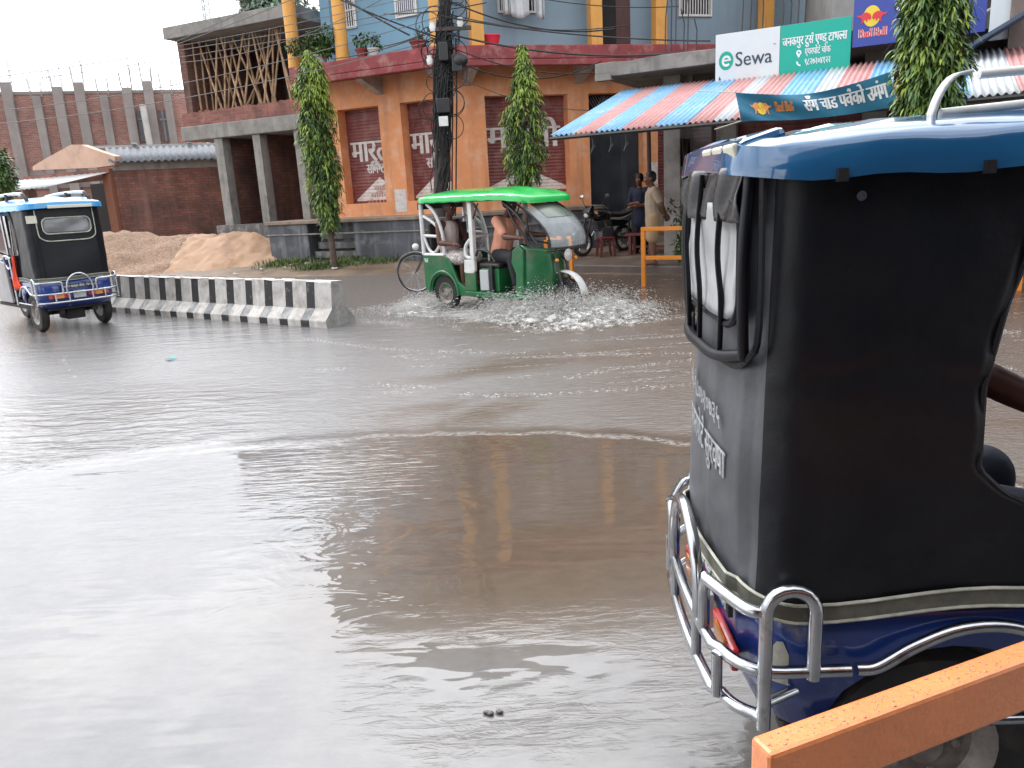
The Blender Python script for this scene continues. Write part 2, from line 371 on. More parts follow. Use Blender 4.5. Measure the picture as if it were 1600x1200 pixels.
# ------------------------------------------------------------------ flood water
def water_mat():
    m = bpy.data.materials.new('flood_water'); m.use_nodes = True; N, L = nt(m); b = N['Principled BSDF']
    ge = N.new('ShaderNodeNewGeometry'); P = ge.outputs['Position']; sp = N.new('ShaderNodeSeparateXYZ'); L.new(P, sp.inputs[0]); X, Y = sp.outputs[0], sp.outputs[1]
    def mapped(scale, rot=0):
        q = N.new('ShaderNodeMapping'); q.inputs['Scale'].default_value = scale; q.inputs['Rotation'].default_value = (0, 0, rot); L.new(P, q.inputs['Vector']); return q.outputs[0]
    def smooth(v, a, c):
        q = N.new('ShaderNodeMapRange'); q.interpolation_type = 'SMOOTHSTEP'; L.new(v, q.inputs[0]); q.inputs[1].default_value = a; q.inputs[2].default_value = c; return q.outputs[0]
    # ridge line where the wave from the traffic meets the still puddle: y = f(x), a gentle arch
    wob = noise(N, L, mapped((.8, .8, .8)), 1, 3)
    x1 = math_(N, L, 'ADD', X, .7); x2 = math_(N, L, 'MULTIPLY', x1, x1)
    ridge = math_(N, L, 'MULTIPLY_ADD', x2, -.13, 4.88); ridge = math_(N, L, 'MULTIPLY_ADD', wob.outputs['Fac'], .5, ridge); wob2 = noise(N, L, mapped((3.1, 3.1, 1)), 1, 4); ridge = math_(N, L, 'MULTIPLY_ADD', wob2.outputs['Fac'], .22, ridge)
    lin = math_(N, L, 'MULTIPLY_ADD', math_(N, L, 'MINIMUM', x1, 0.0), -.17, 0.0)   # keep the left wing shallower
    ridge = math_(N, L, 'ADD', ridge, lin)
    dr = math_(N, L, 'SUBTRACT', Y, ridge)                    # >0 beyond
    far = smooth(dr, -.03, .35)
    # colour: muddy water and thin film; house reflection and grey sky sheen painted in
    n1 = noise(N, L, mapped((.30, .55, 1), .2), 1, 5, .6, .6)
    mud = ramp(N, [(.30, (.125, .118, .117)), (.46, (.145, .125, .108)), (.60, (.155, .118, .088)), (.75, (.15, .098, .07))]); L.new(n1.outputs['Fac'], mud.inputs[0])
    film_sheen = math_(N, L, 'MULTIPLY', far, math_(N, L, 'MULTIPLY', smooth(Y, 10.5, 7.0), smooth(n1.outputs['Fac'], .66, .50)))
    nr = smooth(X, -1.3, -.2); col = mixc(N, L, math_(N, L, 'MULTIPLY', math_(N, L, 'MULTIPLY', nr, smooth(Y, 2.3, 3.1)), .8), mud.outputs[0], (.085, .061, .045)); col = mixc(N, L, math_(N, L, 'MULTIPLY', smooth(X, -.2, -1.6), .75), col, (.165, .165, .170)); col = mixc(N, L, math_(N, L, 'MULTIPLY', smooth(Y, 2.95, 2.3), .8), col, (.155, .152, .152)); col = mixc(N, L, math_(N, L, 'MULTIPLY', film_sheen, math_(N, L, 'MULTIPLY_ADD', smooth(X, 1.2, -.9), .6, .2)), col, (.21, .205, .205))
    fin = noise(N, L, mapped((9, 14, 1)), 1, 6, .7); 
    grit = ramp(N, [(.35, (.90,)*3), (.7, (1.10,)*3)]); L.new(fin.outputs['Fac'], grit.inputs[0]); col = mixc(N, L, 1.0, col, grit.outputs[0], 'MULTIPLY')
    # foam flecks: drawn-out froth on the disturbed water
    fl = noise(N, L, mapped((.9, 4.5, 1), .12), 1, 3, .6, .8); fb = noise(N, L, mapped((22, 40, 1)), 1, 4, .7)
    band = smooth(Y, 5.8, 7.5); fm = math_(N, L, 'MULTIPLY', smooth(fl.outputs['Fac'], .56, .70), smooth(fb.outputs['Fac'], .50, .62)); fm = math_(N, L, 'MULTIPLY', math_(N, L, 'MULTIPLY', fm, band), math_(N, L, 'MULTIPLY', smooth(X, -3.5, 1.0), .75))
    ln = smooth(math_(N, L, 'ABSOLUTE', math_(N, L, 'ADD', dr, -.02)), .07, .0); ln = math_(N, L, 'MULTIPLY', ln, smooth(fb.outputs['Fac'], .42, .60)); ln = math_(N, L, 'MULTIPLY', ln, math_(N, L, 'MULTIPLY', smooth(X, -2.6, -1.0), .26))
    gxx, gyy = -.25, 11.35; ca, sa = math.cos(math.radians(-45)), math.sin(math.radians(-45))
    ux = math_(N, L, 'SUBTRACT', X, gxx); uy = math_(N, L, 'SUBTRACT', Y, gyy)
    al = math_(N, L, 'ADD', math_(N, L, 'MULTIPLY', ux, ca), math_(N, L, 'MULTIPLY', uy, sa)); ac_ = math_(N, L, 'SUBTRACT', math_(N, L, 'MULTIPLY', uy, ca), math_(N, L, 'MULTIPLY', ux, sa))
    el = math_(N, L, 'SQRT', math_(N, L, 'ADD', math_(N, L, 'MULTIPLY', math_(N, L, 'MULTIPLY', al, al), .17), math_(N, L, 'MULTIPLY', math_(N, L, 'MULTIPLY', ac_, ac_), .62)))
    wn = noise(N, L, mapped((3.0, 9.0, 1), .1), 1, 8, .72, .7); ws_ = math_(N, L, 'MULTIPLY_ADD', smooth(el, 1.25, .55), .34, wn.outputs['Fac']); wash = math_(N, L, 'MULTIPLY', smooth(ws_, .70, .92), .62)
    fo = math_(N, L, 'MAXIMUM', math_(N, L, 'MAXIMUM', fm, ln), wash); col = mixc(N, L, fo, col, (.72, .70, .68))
    L.new(col, b.inputs['Base Color'])
    # relief
    def wave(vec, s, dist, det=2):
        w = N.new('ShaderNodeTexWave'); w.inputs['Scale'].default_value = s; w.inputs['Distortion'].default_value = dist; w.inputs['Detail'].default_value = det; w.inputs['Detail Scale'].default_value = 1.3; L.new(vec, w.inputs['Vector']); return w.outputs['Fac']
    h = None
    def acc(v, k, mask=None):
        nonlocal h
        t = math_(N, L, 'MULTIPLY', v, k)
        if mask is not None: t = math_(N, L, 'MULTIPLY', t, mask)
        h = t if h is None else math_(N, L, 'ADD', h, t)
    near = math_(N, L, 'SUBTRACT', 1.0, far)
    acc(noise(N, L, mapped((.7, 2.2, 1), .25), 1, 3).outputs['Fac'], .0075, None)                # slow swell
    acc(noise(N, L, mapped((2.2, 8.5, 1), .18), 1, 2).outputs['Fac'], .0017, math_(N, L, 'MULTIPLY', near, math_(N, L, 'MULTIPLY_ADD', smooth(X, -.9, -.4), -.75, 1.0)))               # stretched ripples
    acc(noise(N, L, mapped((2.6, 5.0, 1), .3), 1, 3, .55, .8).outputs['Fac'], .0075, math_(N, L, 'MULTIPLY', near, math_(N, L, 'MULTIPLY', smooth(math_(N, L, 'ABSOLUTE', math_(N, L, 'ADD', X, .85)), 1.0, .15), smooth(Y, 2.4, 3.2))))
    lw = smooth(math_(N, L, 'ADD', X, 0.0), -1.0, -2.4)
    acc(noise(N, L, mapped((5, 20, 1), .1), 1, 2).outputs['Fac'], .0016, math_(N, L, 'MULTIPLY', near, smooth(Y, 3.0, 4.2)))
    # diagonal ripple train just inside the ridge, left of centre
    rt = math_(N, L, 'MULTIPLY', smooth(math_(N, L, 'ABSOLUTE', math_(N, L, 'ADD', X, 1.05)), .95, .1), smooth(math_(N, L, 'ABSOLUTE', math_(N, L, 'ADD', dr, .60)), .95, .05))
    acc(noise(N, L, mapped((4, 26, 1), -.42), 1, 2, .45, .5).outputs['Fac'], .016, rt)
    # small ripples by the right foreground
    rb = math_(N, L, 'MULTIPLY', smooth(X, -.9, -.1), smooth(Y, 3.05, 2.3)); rbn = noise(N, L, mapped((1.1, 2.3, 1)), 1, 3); rb = math_(N, L, 'MULTIPLY', rb, smooth(rbn.outputs['Fac'], .38, .62)); acc(noise(N, L, mapped((7, 27, 1), -.12), 1, 4, .55, 1.2).outputs['Fac'], .0062, rb)
    # ripples on the left beyond the ridge
    rl = math_(N, L, 'MULTIPLY', smooth(X, -1.6, -2.6), smooth(Y, 7.6, 6.2)); acc(noise(N, L, mapped((2.4, 9, 1), .15), 1, 3, .5, .5).outputs['Fac'], .075, math_(N, L, 'MULTIPLY', rl, far))
    # rings from dripping water
    for cx, cy, k, R in ((-1.09, 3.64, 190.0, .26), (-.80, 3.95, 160.0, .18)):
        dx = math_(N, L, 'SUBTRACT', X, cx); dy = math_(N, L, 'SUBTRACT', Y, cy)
        rr = math_(N, L, 'SQRT', math_(N, L, 'ADD', math_(N, L, 'MULTIPLY', dx, dx), math_(N, L, 'MULTIPLY', dy, dy)))
        acc(math_(N, L, 'SINE', math_(N, L, 'MULTIPLY', rr, k*.5)), .00035, math_(N, L, 'MULTIPLY', smooth(rr, R, R*.5), smooth(rr, .03, .12)))
    # chopped thin film beyond the ridge
    acc(noise(N, L, mapped((15, 24, 1), .1), 1, 4, .65).outputs['Fac'], .013, far)
    acc(noise(N, L, mapped((3.2, 9, 1), .1), 1, 3, .6, .5).outputs['Fac'], .008, math_(N, L, 'MULTIPLY', far, smooth(Y, 11, 7)))
    acc(noise(N, L, mapped((1.3, 5.0, 1), .1), 1, 4, .6, .6).outputs['Fac'], .03, smooth(math_(N, L, 'ABSOLUTE', math_(N, L, 'ADD', Y, -10.6)), 3.0, .3))
    rg = math_(N, L, 'MULTIPLY', dr, dr); acc(math_(N, L, 'POWER', 2.718, math_(N, L, 'MULTIPLY', rg, -110.0)), .008, None)   # the ridge itself
    acc(fo, .01, None)
    bp = N.new('ShaderNodeBump'); bp.inputs['Strength'].default_value = 1; bp.inputs['Distance'].default_value = 1.0; L.new(h, bp.inputs['Height']); L.new(bp.outputs[0], b.inputs['Normal'])
    r = math_(N, L, 'MULTIPLY_ADD', math_(N, L, 'MULTIPLY', far, math_(N, L, 'MULTIPLY_ADD', smooth(Y, 11.0, 8.5), .65, .35)), .20, .02); r = math_(N, L, 'MULTIPLY_ADD', fo, .5, r); L.new(r, b.inputs['Roughness'])
    b.inputs['IOR'].default_value = 1.52
    return m
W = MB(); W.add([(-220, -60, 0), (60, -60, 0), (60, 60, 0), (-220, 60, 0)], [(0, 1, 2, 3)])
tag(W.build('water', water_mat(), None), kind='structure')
# wet kerb-side apron under the parked rickshaw: thin asphalt margin at the viewer's feet
# ------------------------------------------------------------------ shop pavement with kerb
def pavement():
    pts = [(1.0, 15.75), (1.46, 15.42), (3.37, 14.03), (8.5, 10.3), (15, 5.2), (18, 9), (9, 17.5), (5, 19.2), (2.3, 18.95), (1.0, 18.6)]
    m = MB().prism(pts, -.25, .17, 'xy'); tag(m.build('pavement', mat('wet_pavement', (.17, .13, .11), .45, var=.3, vs=1.5, bump=.35, bs=25, dirt=((.09, .07, .06), .42, 1.8)), None, bevel=.03), kind='structure')
pavement()

# shaded shop veranda the photographer stands under (behind the picture): it keeps the near side of things dark
o = empty('shop_veranda', (0, 0, 0), 0, 'dim shop front with a deep veranda roof on the near side of the street', 'building')
VW = mat('veranda_wall', (.075, .08, .095), .9, var=.2, vs=1)
MB().box(-4, 9, -3.4, -3.2, -.1, 7.5).build('wall', VW, o); MB().box(-4, 9, -3.19, -.55, 3.1, 3.25).build('veranda_roof', VW, o)
for x in (-3.8, 8.8): MB().box(x-.12, x+.12, -.85, -.6, -.1, 3.09).build('pillar', VW, o)
for x in (-2, 2.2, 6): MB().box(x-.9, x+.9, -3.195, -3.16, .05, 2.4).build('shutter', VW, o)
# ================================================================== buildings (left and middle)
C0 = aty(705, 200, 19.5)
FL = Frame(C0, (.90, -.436)); FR = Frame(C0, (.966, .26)); FS = Frame(aty(1120, 137, 14.5), (.88, -.475))
PANE = mat('dark_window_pane', (.03, .035, .045), .15, var=.5, vs=3)
CURT = mat('patterned_curtain', (.09, .12, .28), .8, var=.8, vs=9)
def window(par, x0, x1, z0, z1, y, bars=7, fm=WHITEP, pm=PANE):
    m = MB(); t = .05
    m.box(x0, x1, y-.05, y, z0, z0+t).box(x0, x1, y-.05, y, z1-t, z1).box(x0, x0+t, y-.05, y, z0+t, z1-t).box(x1-t, x1, y-.05, y, z0+t, z1-t)
    f = m.build('window', fm, par)
    MB().box(x0+t, x1-t, y-.012, y-.004, z0+t, z1-t).build('pane', pm, f)
    g = MB()
    for i in range(bars):
        x = x0+t+(x1-x0-2*t)*(i+.5)/bars; g.box(x-.012, x+.012, y-.04, y-.022, z0+t, z1-t)
    for k in (.33, .66): g.box(x0+t, x1-t, y-.05, y-.041, z0+(z1-z0)*k-.012, z0+(z1-z0)*k+.012)
    g.build('grille', fm, f); return f
def shutter_wave(mb, x0, x1, z0, z1, y, wfn=None, lift=0.0, pitch=.082):
    n = int((z1-z0)/pitch)*6; xs = 8
    for j in range(n):
        za, zb = z0+(z1-z0)*j/n, z0+(z1-z0)*(j+1)/n
        def yy(z):
            p = ((z)/pitch) % 1.0; return y - .016*math.sin(PI*p)**.7 - lift
        a0, a1, b0, b1 = x0, x1, x0, x1
        if wfn:
            wa, wb = wfn(za), wfn(zb)
            if not wa: continue
            wb = wb or wa; a0, a1, b0, b1 = max(x0, wa[0]), min(x1, wa[1]), max(x0, wb[0]), min(x1, wb[1])
            if a1 <= a0 or b1 <= b0: continue
        mb.add([(a0, yy(za), za), (a1, yy(za), za), (b1, yy(zb), zb), (b0, yy(zb), zb)], [(0, 1, 2, 3)])
REDTXT = mat('faded_red_lettering', (.52, .27, .24), .8)
def shutter(par, x0, x1, z0, z1, y, big, small, bx, bw, bz, sx, sw, sz, apex, halfw, ztri, zedge):
    m = MB(); shutter_wave(m, x0, x1, z0, z1, y); m.box(x0, x1, y+.03, y+.04, z0, z1)
    s = m.build('shutter', SHUT, par, smooth=50)
    t = MB(); shutter_wave(t, x0, x1, z0+.06, z1, y, lambda z: None if z > ztri else ((apex-halfw*min(1, (ztri-z)/(ztri-zedge)), apex+halfw*min(1, (ztri-z)/(ztri-zedge)))), .003)
    p = t.build('painted_panel', WPAINT, s)
    w = MB()
    write(w, big, bx, bz-.08, .80, y-.022, width=bw, bold=.03)
    if small: write(w, small, sx, sz-.07, .36, y-.022, width=sw, bold=.03)
    w.build('lettering', WPAINT, s)
    w = MB(); hh = (ztri-zedge)
    for k, tx in enumerate(('मारूती', 'सिमेन~ट', 'नेपाल')): write(w, tx, apex-halfw*(.25+.16*k), zedge+hh*.38-.17*k, .17, y-.026, width=halfw*(.5+.3*k), bold=.02)
    w.build('faded_lettering', REDTXT, s)
    return s
def corner_building():
    b = empty('shop_house', FL.w(0, 0, 0), FL.rz, 'orange and blue two tone corner shop house with maroon balcony slab and roller shutters', 'building')
    rr = empty('shop_front', (0, 0, 0), FR.rz-FL.rz); rr.parent = b    # second facade, turned at the corner
    ex = 10.6
    # --- plinth and lower walls
    m = MB(); m.box(-3.69, .0, 0, .4, 1.22, 1.56)
    m.box(-3.69, -3.32, .0, .4, 1.56, 3.92).box(-2.05, -1.40, 0, .4, 1.56, 3.92).box(-.02, .0, 0, .4, 1.56, 3.92)
    m.box(-3.69, 0, 0, .4, 3.92, 4.596); m.box(-3.69, -3.3, .4, 8, 1.22, 4.596)
    m.build('wall', ORANGE, b)
    m = MB(); m.box(0, .87, 0, .4, 1.2, 3.93).box(3.0, 3.56, 0, .4, .3, 3.93).box(5.05, 5.46, 0, .4, .3, 3.93).box(7.4, 7.9, 0, .4, .3, 3.93).box(0, ex, .0, .4, 3.93, 4.596)
    m.box(.87, 3.0, 0, .4, 1.2, 1.58); m.build('wall', ORANGE, rr)
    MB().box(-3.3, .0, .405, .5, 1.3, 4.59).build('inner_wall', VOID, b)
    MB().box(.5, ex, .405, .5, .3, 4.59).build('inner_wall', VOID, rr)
    shutter(b, -3.32, -2.05, 1.56, 3.92, .34, 'मारूत', 'सिमेन~ट', -3.22, 1.15, 2.70, -2.78, .55, 2.38, -2.42, .78, 2.20, 1.66)
    shutter(b, -1.40, -.02, 1.56, 3.92, .34, 'मारूती', 'सिमेन~ट', -1.36, 1.34, 2.78, -.95, .62, 2.42, -.62, .74, 2.24, 1.66)
    shutter(rr, .87, 3.0, 1.58, 3.93, .34, 'मारूती', 'सिमेन~ट', .95, 1.92, 2.80, 1.45, .8, 2.42, 1.92, 1.12, 2.22, 1.72)
    m = MB(); shutter_wave(m, 5.46, 7.4, 1.0, 3.93, .34); m.build('shutter', SHUT, rr, smooth=50)
    m = MB(); m.box(3.56, 5.05, .30, .34, .5, 3.15)
    d = m.build('metal_door', mat('dark_door_sheet', (.028, .033, .042), .45, var=.35, vs=2, streak=((.09, .1, .11), .5, 5)), rr)
    g = MB()
    for k in range(26):
        for sg in (1, -1):
            x = 3.4+k*.075; z0, z1 = 3.2, 3.9; dx = (z1-z0)*.6*sg
            xa, xb = x-dx/2, x+dx/2
            if min(xa, xb) > 3.58 and max(xa, xb) < 5.03: g.tube([(xa, .31, z0), (xb, .31, z1)], .008, 4)
    g.box(3.56, 5.05, .3, .33, 3.15, 3.2).build('mesh_grille', mat('grey_grille', (.3, .3, .31), .5), rr)
    # white notice patches painted on the pillars
    MB().box(-1.78, -1.44, -.006, -.003, 1.3, 1.86).build('white_patch', WPAINT, b)
    MB().box(5.14, 5.44, -.006, -.003, 1.65, 2.2).build('white_patch', WPAINT, rr)
    # --- balcony slab, following both facades (polygon in plan)
    bis = 1.0
    q = FL.w(.585, -1, 0); a0 = FL.w(-3.9, -1, 0); a1 = FL.w(-3.9, 1.0, 0); r1 = FR.w(ex, -1, 0); r2 = FR.w(ex, 1.0, 0)
    inv = Matrix.Rotation(-FL.rz, 4, 'Z') @ Matrix.Translation(-FL.o)
    P = [tuple((inv @ Vector(p))[:2]) for p in (a0, FL.w(.22, -1, 0), FR.w(.0, -1.0, 0) if False else FR.w(.35, -1, 0), r1, r2, FR.w(.1, 1, 0), a1)]
    m = MB().prism(P, 4.60, 4.90, 'xy'); 
    P2 = [tuple((inv @ Vector(p))[:2]) for p in (FL.w(-3.9, -1, 0), FL.w(.22, -1, 0), FR.w(.35, -1, 0), FR.w(ex, -1, 0), FR.w(ex, -.85, 0), FR.w(.32, -.85, 0), FL.w(.25, -.85, 0), FL.w(-3.9, -.85, 0))]
    m.prism(P2, 4.46, 4.598, 'xy')
    m.build('balcony_slab', MAROON, b, bevel=.02)
    PBK = mat('pale_bracket', (.47, .41, .37), .8, dirt=((.25, .2, .18), .4, 4))
    for x in (-1.95, -.02): MB().prism([(-.84, 4.596), (-.84, 4.42), (0, 4.16), (0, 4.596)], x-.1, x+.1, 'yz').build('bracket', PBK, b)
    for x in (.45, 3.3, 6.4): MB().prism([(-.84, 4.596), (-.84, 4.42), (0, 4.16), (0, 4.596)], x-.1, x+.1, 'yz').build('bracket', PBK, rr)
    # --- first floor
    MB().box(-3.69, .12, .2, .4, 4.9, 7.9).box(-3.69, -3.5, .4, 8, 4.9, 7.9).build('upper_wall', BLUEW, b)
    MB().box(.0, 10.0, .2, .4, 4.9, 7.9).build('upper_wall', SHADEBLUE, rr)
    for px, py, dy in ((462, 107, -.8), (536, 93, -.8), (684, 70, -.8)):
        x = FL.x(px, py, dy); MB().lathe([(.17, 4.9), (.155, 5.2), (.15, 7.5), (.17, 7.9)], (x, dy, 0), 'z', 18).build('column', AMBER, b, smooth=40)
    for px in (745, 930, 1030, 1196):
        x = FR.x(px, 66, -.3) if px > 800 else FR.x(px, 64, -.7); y = -.3 if px > 800 else -.7
        MB().box(x-.15, x+.15, y-.15, y+.15, 4.9, 7.9).build('column', AMBER, rr, bevel=.02)
    window(b, -3.02, -2.57, 5.82, 7.1, .198, 5, pm=PANE); window(b, -1.42, -.80, 5.86, 7.1, .198, 9, pm=CURT)
    window(rr, 1.37, 2.33, 5.82, 7.1, .198, 9); window(rr, 6.15, 7.1, 5.76, 7.0, .198, 11)
    MB().box(3.98, 4.80, .16, .197, 4.92, 7.2).build('door', mat('brown_door', (.075, .022, .02), .5, var=.3, vs=3, stretch=(6, 6, 1)), rr)
    MB().box(3.98, 4.40, .12, .155, 4.92, 7.2).build('door_opening', VOID, rr)
    MB().tube([(-3.3, .15, 4.9), (-3.3, .15, 7.9)], .05, 10).build('drain_pipe', mat('blue_drain_pipe', (.10, .22, .34), .5), b)
    # --- second floor (above the picture, mirrored in the flood water)
    m = MB(); m.prism([tuple((inv @ Vector(p))[:2]) for p in (FL.w(-5.2, -1, 0), FL.w(.22, -1, 0), FR.w(.35, -1, 0), r1, r2, FR.w(.1, 1, 0), FL.w(-5.2, 1, 0))], 7.9, 8.25, 'xy')
    m.build('roof_slab', MAROON, b)
    TOPW = mat('raw_beige_plaster', (.30, .27, .19), .85, var=.2, vs=1.2, dirt=((.2, .17, .12), .4, 1.5)); MB().box(-5.1, .12, -.4, .4, 8.25, 11.7).build('top_wall', TOPW, b); MB().box(.0, 8.6, -.4, .4, 8.25, 11.7).build('top_wall', TOPW, rr)
    for x in (-2.6, -1.1): window(b, x, x+.8, 8.9, 10.2, -.402, 6)
    return b
corner_building()
def plinth():
    o = empty('shop_plinth', FL.w(0, 0, 0), FL.rz, 'long grey stained shop plinth with a broken step recess under the orange house', 'plinth')
    inv = Matrix.Rotation(-FL.rz, 4, 'Z') @ Matrix.Translation(-FL.o)
    g = lambda p: tuple((inv @ p)[:2])
    m = MB(); m.prism([(-5.02, -1.2), (-3.72, -1.2), (-3.72, -.02), (-5.02, 2.0)], -.2, 1.13, 'xy')
    m.prism([(-3.716, -.75), (-2.30, -.75), (-2.30, -.02), (-3.716, -.02)], -.2, 1.13, 'xy')
    m.prism([(-2.296, -1.2), (.22, -1.2), g(FR.w(.35, -1.2, 0)), g(FR.w(3.35, -1.2, 0)), g(FR.w(3.35, -.02, 0)), (0, -.02), (-2.296, -.02)], -.2, 1.13, 'xy')
    m.build('wall', PLINTH, o, bevel=.015)
    m = MB(); m.prism([(-5.08, -1.27), (.22, -1.27), g(FR.w(.35, -1.27, 0)), g(FR.w(3.4, -1.27, 0)), g(FR.w(3.4, -.012, 0)), (0, -.012), (-5.08, 2.05)], 1.134, 1.22, 'xy')
    m.build('top_slab', SCREED, o, bevel=.012)
    MB().prism([(-5.06, -1.235), (.22, -1.235), g(FR.w(.35, -1.235, 0)), g(FR.w(3.38, -1.235, 0)), g(FR.w(3.38, -1.21, 0)), g(FR.w(.36, -1.21, 0)), (.21, -1.21), (-5.06, -1.21)], .86, .895, 'xy').build('ledge', CONC, o)
    for k in range(4):
        MB().box(-3.70+.04*k, -2.32-.05*k, -.80-.14*(3-k)-.02*k, -.752, .02+.23*k, .19+.23*k).build('step', CONCD, o, bevel=.012)
    MB().box(3.6, 8.5, -.75, -.02, .1, 1.0, Matrix.Rotation(FR.rz-FL.rz, 4, 'Z')).build('door_step', CONC, o, bevel=.02)
plinth()
def construction():
    o = empty('unfinished_house', FL.w(-8.6, -.2, 0), FL.rz, 'half built brick and concrete house with an open upper floor, left of the orange house', 'building')
    X = 8.6
    MB().box(-.05, 4.45, -.15, 5.5, 6.22, 6.52).build('roof_slab', CONC, o, bevel=.015)
    m = MB(); n = 40    # uneven parapet of brick courses
    for i in range(n):
        x0, x1 = .05+4.3*i/n, .05+4.3*(i+1)/n; m.box(x0, x1-.002, .0+.01*random.random(), .24, 3.92, 4.26+.05*random.random())
    m.build('brick_parapet', BRICK, o)
    MB().box(-.02, 4.45, -.06, 5.5, 3.53, 3.915).build('floor_beam', CONC, o, bevel=.02)
    m = MB(); m.box(-.0, .24, .25, 5.3, 3.92, 6.215)
    m.build('side_wall', BRICKD, o)
    MB().box(.25, 4.4, 4.2, 4.4, 3.92, 6.215).build('back_wall', BRICKD, o)
    for x in (1.35, 3.2): MB().box(x, x+.3, 3.0, 3.3, 3.92, 6.215).build('inner_pillar', CONCD, o)
    for x0, x1 in ((1.12, 1.42), (2.52, 2.78), (3.95, 4.2)):
        MB().box(x0, x1, 0, .3, .3, 3.526).build('pillar', CONC, o, bevel=.01)
    MB().box(1.2, 1.4, .31, 5, .3, 3.526).box(2.55, 2.75, .31, 5, .3, 3.526).box(2.79, 3.94, 1.6, 1.8, .3, 3.526).build('inner_wall', BRICKD, o)
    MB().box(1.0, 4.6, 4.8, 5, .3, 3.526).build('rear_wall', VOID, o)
    MB().box(1.0, 4.45, -.25, 5, -.1, 1.16).build('floor', CONCD, o)
    for (x, y) in ((.15, .15), (2.5, .2), (4.2, .2)):
        m = MB()
        for a in (-.08, .08):
            for b in (-.08, .08): m.tube([(x+a, y+b, 6.5), (x+a*1.3, y+b, 7.25)], .008, 4)
        m.build('rebar', mat('rusty_rebar', (.16, .11, .09), .7), o)
construction()
# bamboo props between parapet and roof slab: each one a thing
props = [(115,270,190,690),(205,280,320,560),(210,350,185,690),(240,230,360,590),(300,200,420,560),(320,380,310,670),(365,190,362,668),(400,200,540,470),(415,330,385,668),(460,210,600,620),
         (465,400,410,660),(520,165,480,650),(550,180,690,640),(575,165,660,560),(600,380,530,645),(640,400,610,640),(660,120,760,430),(665,240,655,500),(690,250,500,600),(500,300,590,640),(560,320,640,625),(700,250,780,600),(710,330,670,620),(430,420,500,655),(250,400,245,680),(340,240,480,660)]
for i, (xa, ya, xb, yb) in enumerate(props):
    dy = .32+.11*(i % 5)
    A, B = FL.at(260+xa/4, ya/4, dy), FL.at(260+xb/4, yb/4, dy); za, zb = 6.213, 3.925
    k = (A[0]-B[0])/(A[1]-B[1]); A, B = (min(-4.35, max(-8.3, A[0]+k*(za-A[1])*.6)), za), (min(-4.35, max(-8.3, B[0]+k*(zb-B[1])*.6)), zb)
    p0, p1 = FL.w(B[0], dy, zb), FL.w(A[0], dy, za); mid = (p0+p1)/2 + Vector((random.uniform(-.03, .03), 0, 0))
    o = MB().tube([(0, 0, 0), mid-p0, p1-p0], [.033, .030, .024], 7).build('bamboo_prop', TIMBER, None, smooth=50, loc=p0)
    tag(o, 'slanting bamboo prop holding up the roof slab of the unfinished brick house', 'prop', 'bamboo props under the roof slab')
# ------------------------------------------------------------------ low brick shed with the corrugated roof
KC = aty(182, 300, 26.0); KC.z = 0; FK = Frame(KC, (.93, .37)); FG = Frame(KC, (.88, -.47))
TIN = mat('grey_corrugated_tin', (.15, .16, .18), .75, spec=.2, var=.2, vs=2, streak=((.12, .1, .09), .4, 6))
TINW = mat('pale_tin_sheet', (.40, .42, .43), .6, spec=.3, var=.12, vs=2, dirt=((.25, .23, .22), .3, 2))
PLAST = mat('pale_pink_plaster', (.55, .36, .27), .85, var=.12, vs=1.5, dirt=((.35, .22, .17), .34, 2))
def corr(mb, a, b, c, d, n, amp=.025, rows=1):
    """corrugated sheet: a-b eave, d-c ridge"""
    a, b, c, d = map(Vector, (a, b, c, d)); nr = (b-a).cross(d-a).normalized()
    if nr.z < 0: nr = -nr
    def fn(u, v):
        return a.lerp(b, u).lerp(d.lerp(c, u), v) + nr*amp*math.sin(2*PI*u*n)
    mb.grid(fn, n*6, max(1, rows))
